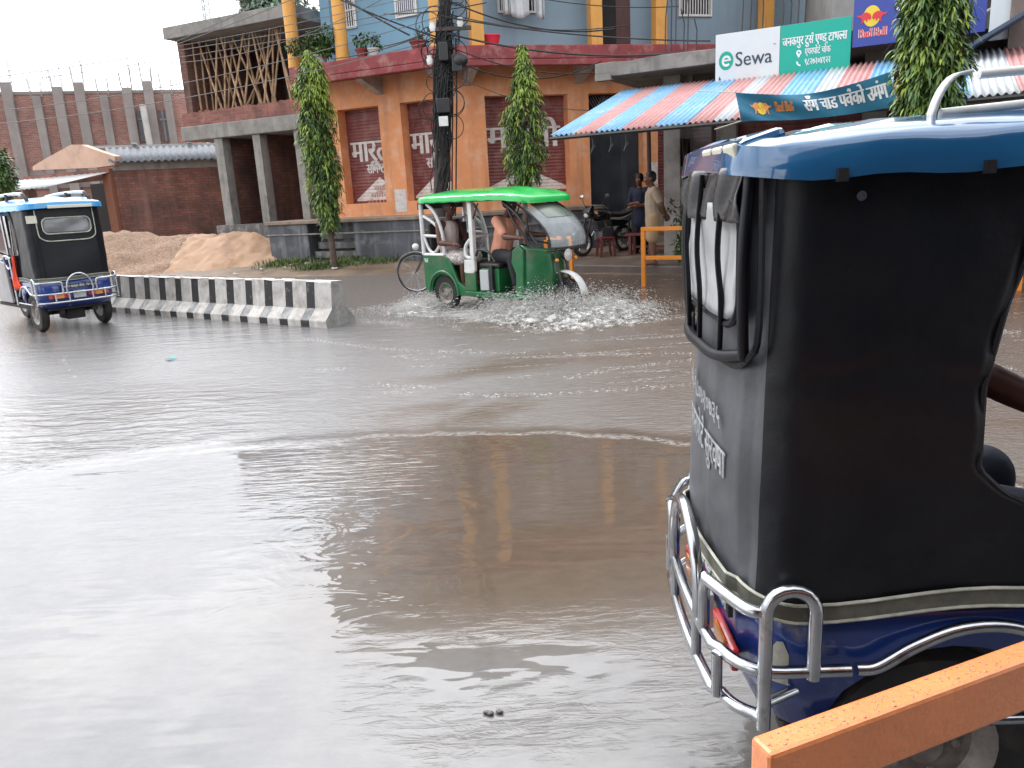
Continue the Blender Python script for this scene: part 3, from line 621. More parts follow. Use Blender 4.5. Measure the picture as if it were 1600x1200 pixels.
def shed():
    o = empty('brick_shed', KC, FK.rz, 'low dark brick shed with corrugated grey roof and pale plastered gable, behind the sand heap', 'shed')
    zE = FK.z(190, 252); w = 4.4
    MB().box(0, w, 0, .24, -.2, zE+.02).build('wall', BRICKD, o)
    MB().box(0, w, -.006, -.002, zE-.28, zE-.02).build('concrete_band', CONC, o)
    m = MB(); corr(m, (-.05, -.35, zE-.03), (w, -.35, zE-.03), (w, 1.8, zE+.55), (-.25, 1.8, zE+.55), 22, .03); m.build('corrugated_roof', TIN, o, smooth=60, solid=.01)
    MB().box(-1.2, w+.4, 1.9, 2.2, zE+.55, zE+.64).box(.6, .75, 1.6, 2.2, zE+.64, zE+.7).box(2.4, 2.5, 1.6, 2.2, zE+.64, zE+.7).build('ridge_sheet', TINW, o)
    R = Matrix.Rotation(FG.rz-FK.rz, 4, 'Z')
    gz = lambda px, py: FG.at(px, py)
    out = [gz(52, 266), gz(52, 260), gz(75, 246), gz(112, 226), gz(128, 226), gz(155, 236), gz(180, 244), gz(180, 258), gz(150, 262)]
    MB().prism(out, -.02, .2, 'xz', R).build('gable', PLAST, o)
    x0 = gz(40, 300)[0]; z0 = gz(120, 268)[1]
    MB().box(x0, 0-.02, .0, .2, z0-.35, z0, R).build('lintel_wall', BRICK, o)
    MB().box(x0, -.02, 2.5, 2.6, -.2, z0-.3, R).build('inner_wall', VOID, o)
    MB().box(-.42, -.03, -.12, .15, -.2, z0-.02, R).build('corner_pillar', mat('reddish_brick_pillar', (.26, .10, .06), .9, var=.3, vs=3, bump=.3, dirt=((.15, .07, .05), .4, 3)), o)
    MB().box(x0, x0+.3, -.1, .2, -.2, z0-.3, R).build('corner_pillar', BRICKD, o)
    A, B, C_, D = gz(26, 302), gz(118, 292), gz(176, 271), gz(30, 285)
    za = A[1]; m = MB(); corr(m, R @ Vector((A[0], -1.6, za)), R @ Vector((B[0]+.9, -1.6, za+.03)), R @ Vector((.0, -.1, C_[1]+.05)), R @ Vector((D[0]-.2, -.1, C_[1]+.05)), 16, .015)
    m.build('lean_to_roof', TINW, o, smooth=60, solid=.01)
shed()
# ------------------------------------------------------------------ far brick building
def far_building():
    FB = Frame(aty(0, 147, 42), (.95, .29)); zt = FB.z(130, 147)
    o = empty('brick_building', FB.w(0, 0, 0), FB.rz, 'long unfinished brick building with grey concrete columns and rebar stubs, far left', 'building')
    x0, x1 = FB.x(-60, 150), FB.x(300, 150)
    MB().box(x0, x1, 0, 8, 0, zt).build('wall', BRICKF, o)
    MB().box(x0, x1, -.12, -.02, 3.1, 4.0).build('concrete_band', CONCF, o)
    MB().box(x0-.1, x1+.1, -.05, .4, zt+.004, zt+.16).build('coping', CONCF, o)
    for px, top in ((-18, 0), (22, 130), (66, 0), (100, 137), (134, 130), (170, 0), (207, 138), (240, 128), (268, 0)):
        x = FB.x(px, 190); tp = FB.z(px, top) if top else zt-.1; w = .23 if top else .19
        MB().box(x-w, x+w, -.4, -.02, 0, tp).build('column', CONCF, o)
        m = MB()
        for a in (-.25, .25):
            for b in (-.3, -.05): m.tube([(x+a, b, tp), (x+a*1.1, b+random.uniform(-.05, .05), tp+random.uniform(.75, 1.15))], .018, 4)
        m.build('rebar', mat('far_rebar', (.27, .25, .24), .7), o)
    for px in (45, 190, 226, 262):
        x = FB.x(px, 120); m = MB()
        for k in range(5): m.tube([(x+.2*k-.4, 5, zt), (x+.2*k-.42, 5, zt+1.6+random.random())], .022, 4)
        m.build('rebar', mat('far_blue_rebar', (.30, .36, .40), .7), o)
    for pa, pb in ((216, 232), (250, 262)):
        xa, xb = FB.x(pa, 190), FB.x(pb, 190); zb, zc = FB.z(pa, 222), FB.z(pa, 173)
        f = MB().box(xa, xb, -.06, -.02, zb, zc).build('window', PANE, o)
        MB().box((xa+xb)/2-.05, (xa+xb)/2+.05, -.1, -.065, zb, zc).box(xa, xb, -.14, -.105, (zb+zc)/2+.3, (zb+zc)/2+.38).build('frame', CONCF, f)
    x = FB.x(236, 200); z0, z1 = FB.z(240, 225), FB.z(232, 166)
    MB().tube([(x, -.8, 0), (x-.15, -.8, z1)], .16, 8).build('downpipe', mat('pale_pipe', (.45, .44, .43), .6), o)
far_building()
# ================================================================== right hand shops
GREENS = mat('teal_sign_vinyl', (.0, .36, .27), .45, var=.04, vs=2)
WHITES = mat('white_sign_vinyl', (.62, .66, .68), .45, var=.04, vs=2, streak=((.4, .42, .43), .25, 4))
NAVY = mat('navy_sign_vinyl', (.035, .06, .30), .4, var=.06, vs=2)
INK = mat('dark_ink', (.03, .06, .09), .5); INKW = mat('white_ink', (.75, .77, .78), .5); INKG = mat('green_ink', (.0, .36, .26), .5)
REDI = mat('red_ink', (.66, .04, .05), .5); YELI = mat('yellow_ink', (.80, .58, .05), .5); ORI = mat('orange_ink', (.75, .30, .10), .5)
def disc(mb, cx, cz, r, y, r0=0, a0=0, a1=2*PI, n=28, sz=1.0):
    vs = []; fs = []
    for i in range(n+1):
        a = a0+(a1-a0)*i/n
        vs += [(cx+r0*math.cos(a), y, cz+r0*math.sin(a)*sz), (cx+r*math.cos(a), y, cz+r*math.sin(a)*sz)]
    for i in range(n): fs.append((2*i, 2*i+1, 2*i+3, 2*i+2))
    mb.add(vs, fs)
def bull(mb, cx, cz, s, y, flip):
    """charging bull emblem: body hump, head low, legs and horn"""
    P = [(0.02,.02),(.10,-.12),(.20,-.02),(.24,-.16),(.34,-.20),(.30,-.10),(.38,-.05),(.48,-.22),(.60,-.24),(.52,-.14),(.56,.02),(.64,.10),(.78,.12),(.86,.26),(.80,.24),(.72,.20),(.60,.24),(.48,.34),(.30,.36),(.14,.28),(.05,.18)]
    vs = [(cx+(p[0]*(-1 if flip else 1))*s, y, cz+p[1]*s) for p in P]
    mb.add(vs, [tuple(range(len(vs)))])
def panel(name, x0, x1, z0, z1, y, m, par=None, fr=CONC):
    o = MB().box(x0, x1, y, y+.07, z0, z1).build(name, m, par, bevel=.004); return o
SO = FS.w(0, 0, 0)
def signs():
    s = empty('shop_sign', SO, FS.rz, 'white and teal travel agency sign board with an e in a green circle', 'sign')
    panel('white_panel', 0, 1.075, 3.25, 4.10, -.12, WHITES, s); panel('teal_panel', 1.08, 2.18, 3.25, 4.10, -.12, GREENS, s)
    m = MB(); y = -.124
    disc(m, .185, 3.66, .125, y, 0, sz=1.22); m.build('emblem', INKG, s)
    w = MB(); disc(w, .19, 3.655, .080, y-.004, .045, 0, 2*PI-.75, sz=1.15); w.add([(.125, y-.005, 3.648), (.269, y-.005, 3.655), (.269, y-.005, 3.682), (.125, y-.005, 3.676)], [(0, 1, 2, 3)]); w.build('letter', INKW, s)
    w = MB(); write(w, 'Sewa', .335, 3.55, .33, y, width=.62, bold=.006); write(w, '™', .96, 3.80, .06, y, bold=0)
    w.add([(.06, y-.001, 3.34), (.10, y-.001, 3.36), (.07, y-.001, 3.42)], [(0, 1, 2)]); w.build('lettering', INK, s)
    w = MB(); write(w, 'जनकपुर टुस^ एण~ड ट_ाभल~स', 1.12, 3.77, .20, y, width=1.0, bold=.022)
    write(w, 'एयरपोट^ चोक', 1.48, 3.60, .15, y, width=.40, bold=.02); write(w, '९८२७२०४१२२', 1.48, 3.44, .15, y, width=.40, bold=.02)
    disc(w, 1.385, 3.645, .042, y, .016); w.add([(1.35, y-.001, 3.625), (1.42, y-.001, 3.625), (1.385, y-.001, 3.56)], [(0, 1, 2)])
    disc(w, 1.42, 3.50, .07, y, .045, PI*.95, PI*1.5, n=8); w.build('lettering', INKW, s)
    n = empty('shop_sign', SO, FS.rz, 'navy energy drink sign board with two red bulls over a yellow sun', 'sign')
    panel('board', 2.20, 4.05, 3.62, 4.42, -.10, NAVY, n); y = -.104
    MB_ = MB(); disc(MB_, 2.47, 4.06, .125, y, 0, sz=1.25); MB_.build('emblem', YELI, n)
    r = MB(); bull(r, 2.47, 4.03, .26, y-.004, False); bull(r, 2.47, 4.03, .26, y-.004, True)
    r.build('emblem', REDI, n)
    r = MB(); write(r, 'Red Bull', 2.29, 3.755, .185, y-.002, width=.40, bold=.025); r.build('lettering', REDI, n)
    r = MB(); write(r, 'असली', 2.79, 4.06, .30, y, width=.62, bold=.03); write(r, 'हौ भने', 2.86, 3.85, .2, y, width=.5, bold=.03)
    write(r, 'Red Bull', 2.29, 3.755, .185, y+.001, width=.40, bold=.07); r.build('lettering', INKW, n)
    t = empty('shop_sign', SO, FS.rz, 'pale white sign board with blue lettering, right of the drooping tree', 'sign')
    panel('board', 4.1, 4.62, 3.48, 4.8, -.10, WHITES, t)
    r = MB(); write(r, 'र्स', 4.33, 4.02, .26, -.104, width=.17, bold=.03); r.build('lettering', NAVY, t)
    # teal board low at far right
    q = empty('shop_sign', SO, FS.rz, 'small teal name board low at the right edge, over the shop front', 'sign')
    xa, za = FS.at(1543, 106); xb, zb = FS.at(1612, 78)
    panel('board', xa, xb+.6, za, zb, -.1, mat('teal_green_vinyl', (.02, .27, .22), .5), q)
    r = MB(); write(r, 'फोटो कपी', xa+.05, zb-.17, .13, -.104, width=.36, bold=.02); write(r, 'सेन~टर', xa+.1, za+.04, .12, -.104, width=.25, bold=.02); r.build('lettering', INKW, q)
signs()
def shops():
    o = empty('shop_row', SO, FS.rz, 'low row of shops with a ragged concrete ledge carrying the sign boards', 'building')
    n = 34; m = MB()
    top = []
    for i in range(n+1):
        x = -2.3+(11.0)*i/n; top.append((x, 3.90+random.uniform(-.02, .02)))
    m.prism([(-2.3, 3.72), (-2.0, 3.72)] + [(-1.96, 3.66), (8.7, 3.66)] + top[::-1], -.02, .16, 'xz'); m.box(-2.3, 8.7, .162, 3.2, 3.68, 3.84)
    m.build('concrete_ledge', CONC, o, bevel=.01)
    MB().box(-2.3, -1.98, -.03, .12, 3.6, 3.719).build('ledge_stub', CONC, o)
    WALLS = mat('grimy_shop_wall', (.33, .31, .29), .85, var=.2, vs=1.6, bump=.2, dirt=((.17, .15, .14), .4, 2))
    y = 1.3; X = lambda px, py=300: FS.x(px, py, y)
    xa, xb, xc, xd = X(1044), X(1069), X(1081), X(1128)
    MB().box(xa, xb, y-.3, y, 0, 3.68).build('pillar', WALLS, o, bevel=.01)
    MB().box(xb, xc, y, y+.2, 0, 3.68).build('wall', WALLS, o)
    for q, w_ in ((xd, .3), (xd+2.5, .4), (xd+5, .4)): MB().box(q, q+w_, y-.2, y, 0, 3.68).build('pillar', WALLS, o, bevel=.01)
    m = MB(); shutter_wave(m, xc, xd, .5, 3.4, y+.05); m.build('shutter', mat('white_rolled_shutter', (.45, .40, .40), .6, var=.3, vs=2, dirt=((.20, .07, .07), .42, 4)), o, smooth=50)
    m = MB(); shutter_wave(m, xd+.3, xd+2.5, .3, 3.4, y+.05); shutter_wave(m, xd+2.9, xd+5, .3, 3.4, y+.05); m.build('shutter', SHUT, o, smooth=50)
    MB().box(xb, xc+.02, y-.05, y-.01, .2, 1.35).build('cupboard', mat('dark_brown_wood', (.07, .03, .025), .7, var=.3), o)
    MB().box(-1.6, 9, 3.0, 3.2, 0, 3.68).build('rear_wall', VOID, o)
    for x0, hs in ((-1.05, (1.0, 1.35, 1.3, .8, 1.2, .6)), (.35, (.8, 1.3, 1.1, .9)), (1.05, (.7, .9, 1.0, .8))):
        m = MB()
        for k, h in enumerate(hs):
            xx = x0+.11*k+random.uniform(-.02, .02); m.tube([(xx, .3+.1*(k % 2), 3.84), (xx+.02, .3+.1*(k % 2), 3.9+h*.7), (xx+random.uniform(-.05, .08), .3, 3.9+h)], .013, 5)
        m.build('rebar', mat('dark_rebar', (.06, .055, .06), .7), o)
shops()
def rear_block():
    # grey plastered block and brown building rising behind the shop signs at the right
    a = aty(1300, 20, 17.0); fr = Frame(a, (.95, -.25))
    o = empty('plastered_building', fr.w(0, 0, 0), fr.rz, 'grey plastered building rising behind the drooping tree and the navy sign', 'building')
    MB().box(0, 3.1, 0, 5, 0, 7.5).build('wall', mat('light_grey_plaster', (.36, .36, .36), .85, var=.12, vs=1.5, bump=.2, dirt=((.25, .24, .23), .35, 2)), o)
    m = MB()
    for k in range(5): m.tube([(1.4+.16*k, -.2, 4.2), (1.45+.16*k, -.2, 5.6)], .015, 5)
    m.build('rebar', MATS['dark_rebar'], o)
    MB().box(1.0, 1.9, -.02, -.005, 5.0, 6.2).build('window', PANE, o)
    b = aty(1500, 20, 13.0); fr = Frame(b, (.9, -.42))
    o = empty('brown_building', fr.w(0, 0, 0), fr.rz, 'dim brown grey building with white pipes at the top right edge', 'building')
    BR = mat('brown_grey_plaster', (.16, .125, .11), .9, var=.3, vs=1.5, bump=.3, dirt=((.28, .25, .24), .33, 2))
    MB().box(0, 6, 0, 5, 0, 7).build('wall', BR, o)
    z = lambda px, py: fr.at(px, py, -.2)
    p = [z(1528, 40), z(1533, 28), z(1545, 17), z(1556, 12)]; m = MB().tube([(a_[0], -.2, a_[1]) for a_ in p], .035, 8)
    p = [z(1540, 39), z(1555, 31)]; m.tube([(a_[0], -.2, a_[1]) for a_ in p], .035, 8).build('pipe', WHITEP, o, smooth=60)
    x, zz = z(1585, 40); MB().box(x-.1, x+1.0, -.5, -.01, zz-.7, zz+1.5).build('pier', BR, o)
    x, zz = z(1530, 80); MB().prism([(x-.3, zz-.1), (x+.5, zz+.35), (x+.5, zz+.40), (x-.3, zz-.04)], -1.2, -.01, 'xz').build('awning', mat('blue_grey_awning', (.06, .09, .14), .6), o)
rear_block()
# ------------------------------------------------------------------ striped tin canopy
CB = mat('blue_tin_stripe', (.20, .43, .66), .5, var=.12, vs=3, dirt=((.50, .55, .60), .33, 3.5)); CR = mat('faded_red_tin_stripe', (.54, .27, .26), .55, var=.12, vs=3, dirt=((.55, .38, .38), .34, 3.5)); CW = mat('white_tin_stripe', (.52, .55, .58), .5, var=.1, vs=3, dirt=((.35, .42, .5), .3, 3))
def canopy():
    LL = aty(860, 212, 12.7); ux, uz = FS.at(975, 150, .1)
    UL = FS.w(ux, .1, 3.40); dirn = Vector((.87, -.5, .0)); Ln = 7.2
    o = empty('tin_canopy', LL, 0, 'corrugated tin canopy in blue, red and white stripes over the shop pavement', 'canopy')
    m = MB(); seq = [0, 1, 0, 1, 0, 1, 2, 1, 0, 2, 1, 0, 1, 0, 2, 1, 0, 1, 0, 1]; wd = [.42, .36, .40, .50, .50, .40, .22, .42, .5, .3]
    a = LL; b = LL + dirn*Ln; c = FS.w(ux+Ln*.98, .1, 3.40); d = UL; nr = (b-a).cross(d-a).normalized(); nr = nr if nr.z > 0 else -nr
    x = 0; i = 0; pitch = .085
    while x < Ln-.01:
        w = min(wd[i % len(wd)], Ln-x); m.mi = seq[i % len(seq)]; K = max(3, int(w/pitch*6))
        def fn(u, v, x=x, w=w):
            t = (x+w*u)/Ln; return a.lerp(b, t).lerp(d.lerp(c, t), v) + nr*.018*math.sin(2*PI*(x+w*u)/pitch) - LL
        m.grid(fn, K, 3); x += w; i += 1
    m.build('tin_sheet', [CB, CR, CW], o, smooth=70, solid=.006)
    m = MB(); m.tube([Vector((0, 0, -.05)), dirn*Ln+Vector((0, 0, -.05))], .03, 6); m.tube([UL-LL-Vector((0, 0, .05)), c-LL-Vector((0, 0, .05))], .03, 6)
    for t in (.02, .3, .6, .9): m.tube([dirn*Ln*t+Vector((0, 0, -.06)), (UL-LL).lerp(c-LL, t)-Vector((0, 0, .06))], .025, 6)
    m.build('frame', BLACKM, o)
    for t, v in ((.075, .95), (.285, .62), (.55, .5), (.85, .5)):
        p = (dirn*Ln*t).lerp((UL-LL).lerp(c-LL, t), v); MB().tube([(p.x, p.y, p.z-.05), (p.x+.02, p.y, .1-LL.z)], .04, 8).build('post', mat('dark_red_brown_post', (.07, .03, .028), .6, var=.3), o)
    # bits of cord hanging off the eave
    m = MB()
    for px in (.35, .5, .62): m.tube(spline([(dirn.x*px*2, dirn.y*px*2, -.03), (dirn.x*px*2+.02, dirn.y*px*2, -.2), (dirn.x*px*2-.02, dirn.y*px*2, -.32), (dirn.x*px*2+.05, dirn.y*px*2, -.2)], 4), .012, 5)
    m.build('cord', BLACKM, o)
canopy()
def banner():
    fr = Frame(aty(1150, 165, 10.6), (.955, -.29)); A, B, C_, D = fr.at(1158, 189), fr.at(1402, 166), fr.at(1391, 112), fr.at(1149, 144)
    o = empty('cloth_banner', fr.w(0, 0, 0), fr.rz, 'teal blue cloth festival banner with white lettering and orange bulls, hung below the signs', 'banner')
    def P(u, v, lift=0):
        b = Vector((A[0], 0, A[1])).lerp(Vector((B[0], 0, B[1])), u); t = Vector((D[0], 0, D[1])).lerp(Vector((C_[0], 0, C_[1])), u)
        p = b.lerp(t, v); p.z -= .13*math.sin(PI*u)*(.4+.6*v) + .0; p.y = -.035*math.sin(2*PI*(u*2.2+v*.7)) - .02*math.sin(9*u+6*v) - lift; return p
    m = MB().grid(P, 60, 14); m.build('cloth', mat('teal_banner_cloth', (.02, .16, .27), .55, var=.1, vs=3), o, smooth=80)
    w = (B[0]-A[0])
    def warp(src, mm, name):
        k = MB(); V = []
        for v in src.v:
            u = v[0]; h = v[2]; V.append(P(min(max(u, 0), 1), min(max(h, .02), .98), .012+(-v[1])))
        k.add(V, src.f); k.build(name, mm, o)
    W = MB(); write(W, 'सँग चाड पव^को उमंग', .44, .30, .70, 0, width=.52, bold=.006); warp(W, INKW, 'lettering')
    W = MB(); write(W, 'Red Bull', .250, .36, .55, 0, width=.115, bold=.007); warp(W, ORI, 'lettering')
    W = MB()
    for fl in (False, True):
        s = MB(); bull(s, 0, 0, 1, 0, fl); W.add([(.155+v[0]*.085, 0, .42+v[2]*.75) for v in s.v], s.f)
    warp(W, ORI, 'emblem')
    W = MB(); disc(W, 0, 0, 1, 0); k = MB(); k.add([(.155+v[0]*.03, .001, .46+v[2]*.24) for v in W.v], W.f)
    for i, v in enumerate(k.v): k.v[i] = (v[0], -.003, v[2])
    warp(k, YELI, 'emblem')
    m = MB()
    for q, e in ((P(0, 1), Vector((-.5, .6, .12))), (P(0, 0), Vector((-.35, .5, -.05))), (P(1, 1), Vector((.45, .5, .15))), (P(1, 0), Vector((.4, .5, .05)))): m.tube([q, q+e], .008, 5)
    m.build('rope', mat('pale_rope', (.45, .42, .36), .8), o)
banner()
# ================================================================== street things
def barrier():
    a, b = gnd(150, 486), gnd(511, 513); e = (b-a).normalized(); Ln = (b-a).length+1.6; o0 = b - e*Ln
    fr = Frame(o0, (e.x, e.y))
    o = empty('concrete_barrier', o0, fr.rz, 'low concrete road barrier painted in worn black and white stripes', 'barrier')
    prof = [(0, 0), (0, .09), (.135, .235), (.17, .60), (.36, .60), (.395, .235), (.53, .09), (.53, 0)]
    PW = mat('barrier_white_paint', (.52, .50, .48), .8, var=.12, vs=4, bump=.3, bs=40, dirt=((.27, .245, .22), .40, 5), streak=((.2, .18, .16), .5, 7))
    PB = mat('barrier_black_paint', (.02, .02, .021), .6, var=.3, vs=4, bump=.3, bs=40, dirt=((.38, .36, .34), .27, 7))
    PG = mat('barrier_grey_wear', (.17, .175, .18), .8, var=.3, vs=5, dirt=((.42, .41, .40), .42, 6))
    m = MB(); x = 0.0; k = 0; wb, ww = .175, .265; end = Ln
    cuts = []
    x = end; first = True
    while x > 0:
        w = (.34 if first else (ww if k % 2 == 0 else wb)); cuts.append((max(0, x-w), x, k % 2)); x -= w; k += 1; first = False
    for x0, x1, bl in cuts:
        for s in range(len(prof)-1):
            (y0, z0), (y1, z1) = prof[s], prof[s+1]
            m.mi = 0 if not bl else (1 if s in (0, 2, 3, 4) else 2)
            if bl and s == 3: m.mi = 0
            j = lambda: random.uniform(-.006, .006)
            m.add([(x0, y0, z0), (x1, y0, z0), (x1, y1, z1), (x0, y1, z1)], [(0, 1, 2, 3)])
    m.mi = 3; n = len(prof)
    m.add([(end, p[0], p[1]) for p in prof], [tuple(range(n))]); m.add([(0, p[0], p[1]) for p in prof], [tuple(range(n))[::-1]])
    o2 = m.build('barrier_block', [PW, PB, PG, mat('raw_barrier_concrete', (.30, .29, .275), .9, var=.25, vs=6, bump=.6, bs=30, dirt=((.15, .14, .13), .38, 8))], o)
    bm = bmesh.new(); bm.from_mesh(o2.data); bmesh.ops.remove_doubles(bm, verts=bm.verts, dist=.0005); bm.to_mesh(o2.data); bm.free()
    md = o2.modifiers.new('b', 'BEVEL'); md.width = .012; md.segments = 2; md.limit_method = 'ANGLE'; md.angle_limit = math.radians(25)
barrier()
def rail(o, pts, h=.95, mid=.46, m=RAILF, t=.032, posts=True):
    for a, b in zip(pts, pts[1:]):
        a, b = Vector(a), Vector(b); d = (b-a).normalized(); rz = math.atan2(d.y, d.x); M = Matrix.Translation(a) @ Matrix.Rotation(rz, 4, 'Z'); Ln = (b-a).length
        k = MB(); k.box(-t, Ln-t-.002, -t, t, h-2*t, h, M); k.build('top_rail', m, o, bevel=.006)
        k = MB(); k.box(t+.001, Ln-t-.001, -t*.8, t*.8, mid-t, mid+t, M); k.build('middle_rail', m, o, bevel=.006)
        MB().box(-t, t, -t, t, -.15, h-2*t-.002, M).build('post', m, o, bevel=.006)
    MB().box(-t, t, -t, t, -.15, h-2*t-.002, Matrix.Translation(pts[-1])).build('post', m, o)
g0 = gnd(1006, 447); gd = Vector((.87, -.5, 0))
o = empty('pedestrian_rail', g0, 0, 'orange steel pedestrian rail along the flooded kerb, in front of the two men', 'rail')
rail(o, [gd*1.75*i for i in range(6)], .97, .47)
g1 = gnd(894, 437)
o = empty('pedestrian_rail', g1, 0, 'short orange rail end with one post, behind the front of the green rickshaw', 'rail'); rail(o, [Vector((0, 0, 0)), Vector((-.45, .30, 0))], .80, .40)
# foreground rail, close to the camera
def near_rail():
    zt = .985
    A, B = gnd(1172, 1150, zt), gnd(1600, 998, zt); A2 = gnd(1224, 1174, zt)
    e = (B-A); e.z = 0; e.normalize(); fr = Frame(A, (e.x, e.y)); wdt = abs((A2-A).dot(fr.d)); 
    o = empty('guard_rail', (A.x, A.y, 0), fr.rz, 'thick orange guard rail in the near foreground, wet with rain drops', 'rail')
    t = .085
    def fn(u, v): return (0, 0, 0)
    MB().box(0, 2.4, -wdt, 0, zt-t, zt).build('top_rail', RAILO, o, bevel=.006)
    MB().box(.002, wdt, -wdt+.002, -.002, -.1, zt-t-.002).build('post', RAILO, o, bevel=.006)
    MB().box(2.4-wdt, 2.398, -wdt+.002, -.002, -.1, zt-t-.002).build('post', RAILO, o, bevel=.006)
    d = MB()
    for k in range(260):
        x, y = random.uniform(.01, .7), random.uniform(-wdt+.006, -.006); r = random.uniform(.0006, .0022)
        d.ball((x, y, zt), (r*random.uniform(.9, 1.6), r, r*.6), 6, 4)
    tag(d.build('rain_drops', mat('water_drops', (.75, .48, .3), .05, spec=.8, var=0, trans=.6), o, smooth=80), kind='stuff')
near_rail()
# ------------------------------------------------------------------ trees with long hanging leaves
LEAFD = mat('dark_hanging_leaf', (.055, .12, .035), .45, var=.5, vs=2.5, spec=.4, dirt=((.13, .21, .05), .44, 3.5))
LEAFY = mat('young_yellow_green_leaf', (.27, .37, .06), .5, var=.3, vs=3, spec=.35, dirt=((.09, .17, .03), .36, 4))
BARK = mat('grey_brown_bark', (.10, .07, .055), .9, var=.3, vs=8, bump=.6, bs=30)
def leaf(m, p, d, L, w, droop, mi):
    """a narrow drooping blade: 3 segments"""
    d = d.normalized(); side = d.cross(Vector((0, 0, 1))); side = side.normalized() if side.length > .05 else Vector((1, 0, 0))
    side = (side + Vector((random.uniform(-.5, .5), random.uniform(-.5, .5), random.uniform(-.5, .5)))*.7).normalized()
    q = p.copy(); vs = []; ws = (.25, 1, .75, .02)
    for i in range(4):
        vs += [q + side*w*ws[i], q - side*w*ws[i]]
        dd = (d*(1-droop*i/3) + Vector((0, 0, -1))*(droop*i/3+.15)).normalized(); q = q + dd*(L/3)
    m.mi = mi; m.add(vs, [(0, 1, 3, 2), (2, 3, 5, 4), (4, 5, 7, 6)])
def mast_tree(label, base, z0, z1, prof, n, Ls, young=.75, lean=(0, 0), trunk=.05):
    """prof: list of (fraction of crown height, radius)"""
    o = empty('mast_tree', base, 0, label, 'tree')
    ax = lambda z: Vector((lean[0]*z, lean[1]*z, z))
    MB().tube([ax(-.1), ax(z0*.5)+Vector((.01, 0, 0)), ax(z0), ax((z0+z1)/2), ax(z1-.2)], [trunk*1.15, trunk, trunk*.9, trunk*.6, .008], 9).build('trunk', BARK, o, smooth=60)
    def rad(t):
        for (a, r), (b, q) in zip(prof, prof[1:]):
            if a <= t <= b: return r+(q-r)*(t-a)/(b-a)
        return prof[-1][1]
    br = MB(); m = MB(); nb = int(n/16)
    for i in range(nb):
        t = random.random()**.95; z = z0+(z1-z0)*t; an = random.uniform(0, 2*PI); r = rad(t)*random.uniform(.45, 1.08)
        hz = Vector((math.cos(an), math.sin(an), 0)); zz = z+(z1-z0)*.03
        p0 = ax(zz); dl = random.uniform(.25, .6)*(.6+.6*Ls)
        pts = [p0, p0+hz*r*.55+Vector((0, 0, .03)), p0+hz*r*.9-Vector((0, 0, dl*.35)), p0+hz*r-Vector((0, 0, dl))]
        br.tube(pts, .005, 4, r2=.002, caps=False)
        sp_ = spline(pts, 5); yg = (t > young and random.random() < .85) or random.random() < .16
        for k in range(16):
            q = sp_[min(len(sp_)-1, int((.25+.75*random.random())*len(sp_)))]
            d = hz*random.uniform(.1, .8)+Vector((random.uniform(-.7, .7), random.uniform(-.7, .7), random.uniform(-.9, .15)))
            tip = yg or (random.random() < .2 and r > rad(t)*.85)
            leaf(m, q, d, Ls*random.uniform(.7, 1.25), Ls*.085*random.uniform(.8, 1.3), random.uniform(.5, 1), 1 if tip else 0)
    br.build('branches', BARK, o); m.build('crown', [LEAFD, LEAFY], o)
    return o
b1 = gnd(523, 422, .05)
def hz(base, px, py):      # height above base of a picture point at that distance
    return aty(px, py, base.y).z - base.z
mast_tree('slender tree with long drooping leaves in front of the stepped grey plinth', b1, hz(b1, 520, 350), hz(b1, 492, 86), [(0, .12), (.08, .26), (.25, .37), (.55, .44), (.8, .43), (.93, .32), (1, .08)], 9000, .165, .70, lean=(-.012, 0), trunk=.075)
b2 = Vector((aty(817, 300, 15.6).x-.02, 15.6, .08))
mast_tree('spindle shaped young tree with drooping leaves behind the green rickshaw', b2, hz(b2, 817, 285), hz(b2, 818, 78), [(0, .10), (.10, .31), (.3, .45), (.55, .43), (.72, .33), (.85, .18), (1, .03)], 5600, .15, .62, lean=(.035, 0), trunk=.05)
b3 = Vector((aty(1462, 200, 9.2).x-.07, 9.2, .1))
mast_tree('tall dense column of drooping leaves in front of the sign boards, beyond the near rickshaw', b3, hz(b3, 1462, 205), hz(b3, 1450, -230), [(0, .26), (.06, .32), (.28, .37), (.6, .33), (.9, .22), (1, .05)], 14000, .17, .97, lean=(-.01, 0), trunk=.07)
# ordinary tree crowns: clumps of small leaves
LEAFB = mat('broad_leaf_green', (.06, .12, .03), .5, var=.45, vs=1.2, dirt=((.13, .20, .04), .40, 1.5))
LEAFP = mat('pale_far_leaf', (.16, .24, .17), .6, var=.3, vs=.8)
def bushy(name, label, cat, loc, r, zc, n, ls, m_, trunk_h=0, par=None, partname='crown', blobs=9):
    o = empty(name, loc, 0, label, cat) if par is None else par
    m = MB(); cs = [(Vector((random.gauss(0, .38)*r[0], random.gauss(0, .38)*r[1], zc+random.gauss(0, .33)*r[2])), random.uniform(.35, .6)) for _ in range(blobs)]
    for _ in range(n):
        c, s = random.choice(cs); v = Vector((random.gauss(0, 1), random.gauss(0, 1), random.gauss(0, 1))).normalized()*random.uniform(.55, 1.05)
        p = c + Vector((v.x*r[0]*s, v.y*r[1]*s, v.z*r[2]*s)); d = (v+Vector((random.uniform(-1, 1), random.uniform(-1, 1), random.uniform(-1, .4)))).normalized()
        leaf(m, p, d, ls*random.uniform(.7, 1.3), ls*.22, random.uniform(.2, .8), 0)
    m.build(partname, m_, o)
    if trunk_h: MB().tube([(0, 0, -.2), (.05, 0, trunk_h*.5), (0, .05, zc)], [.12*r[0], .1*r[0], .04*r[0]], 8).build('trunk', BARK, o)
    return o
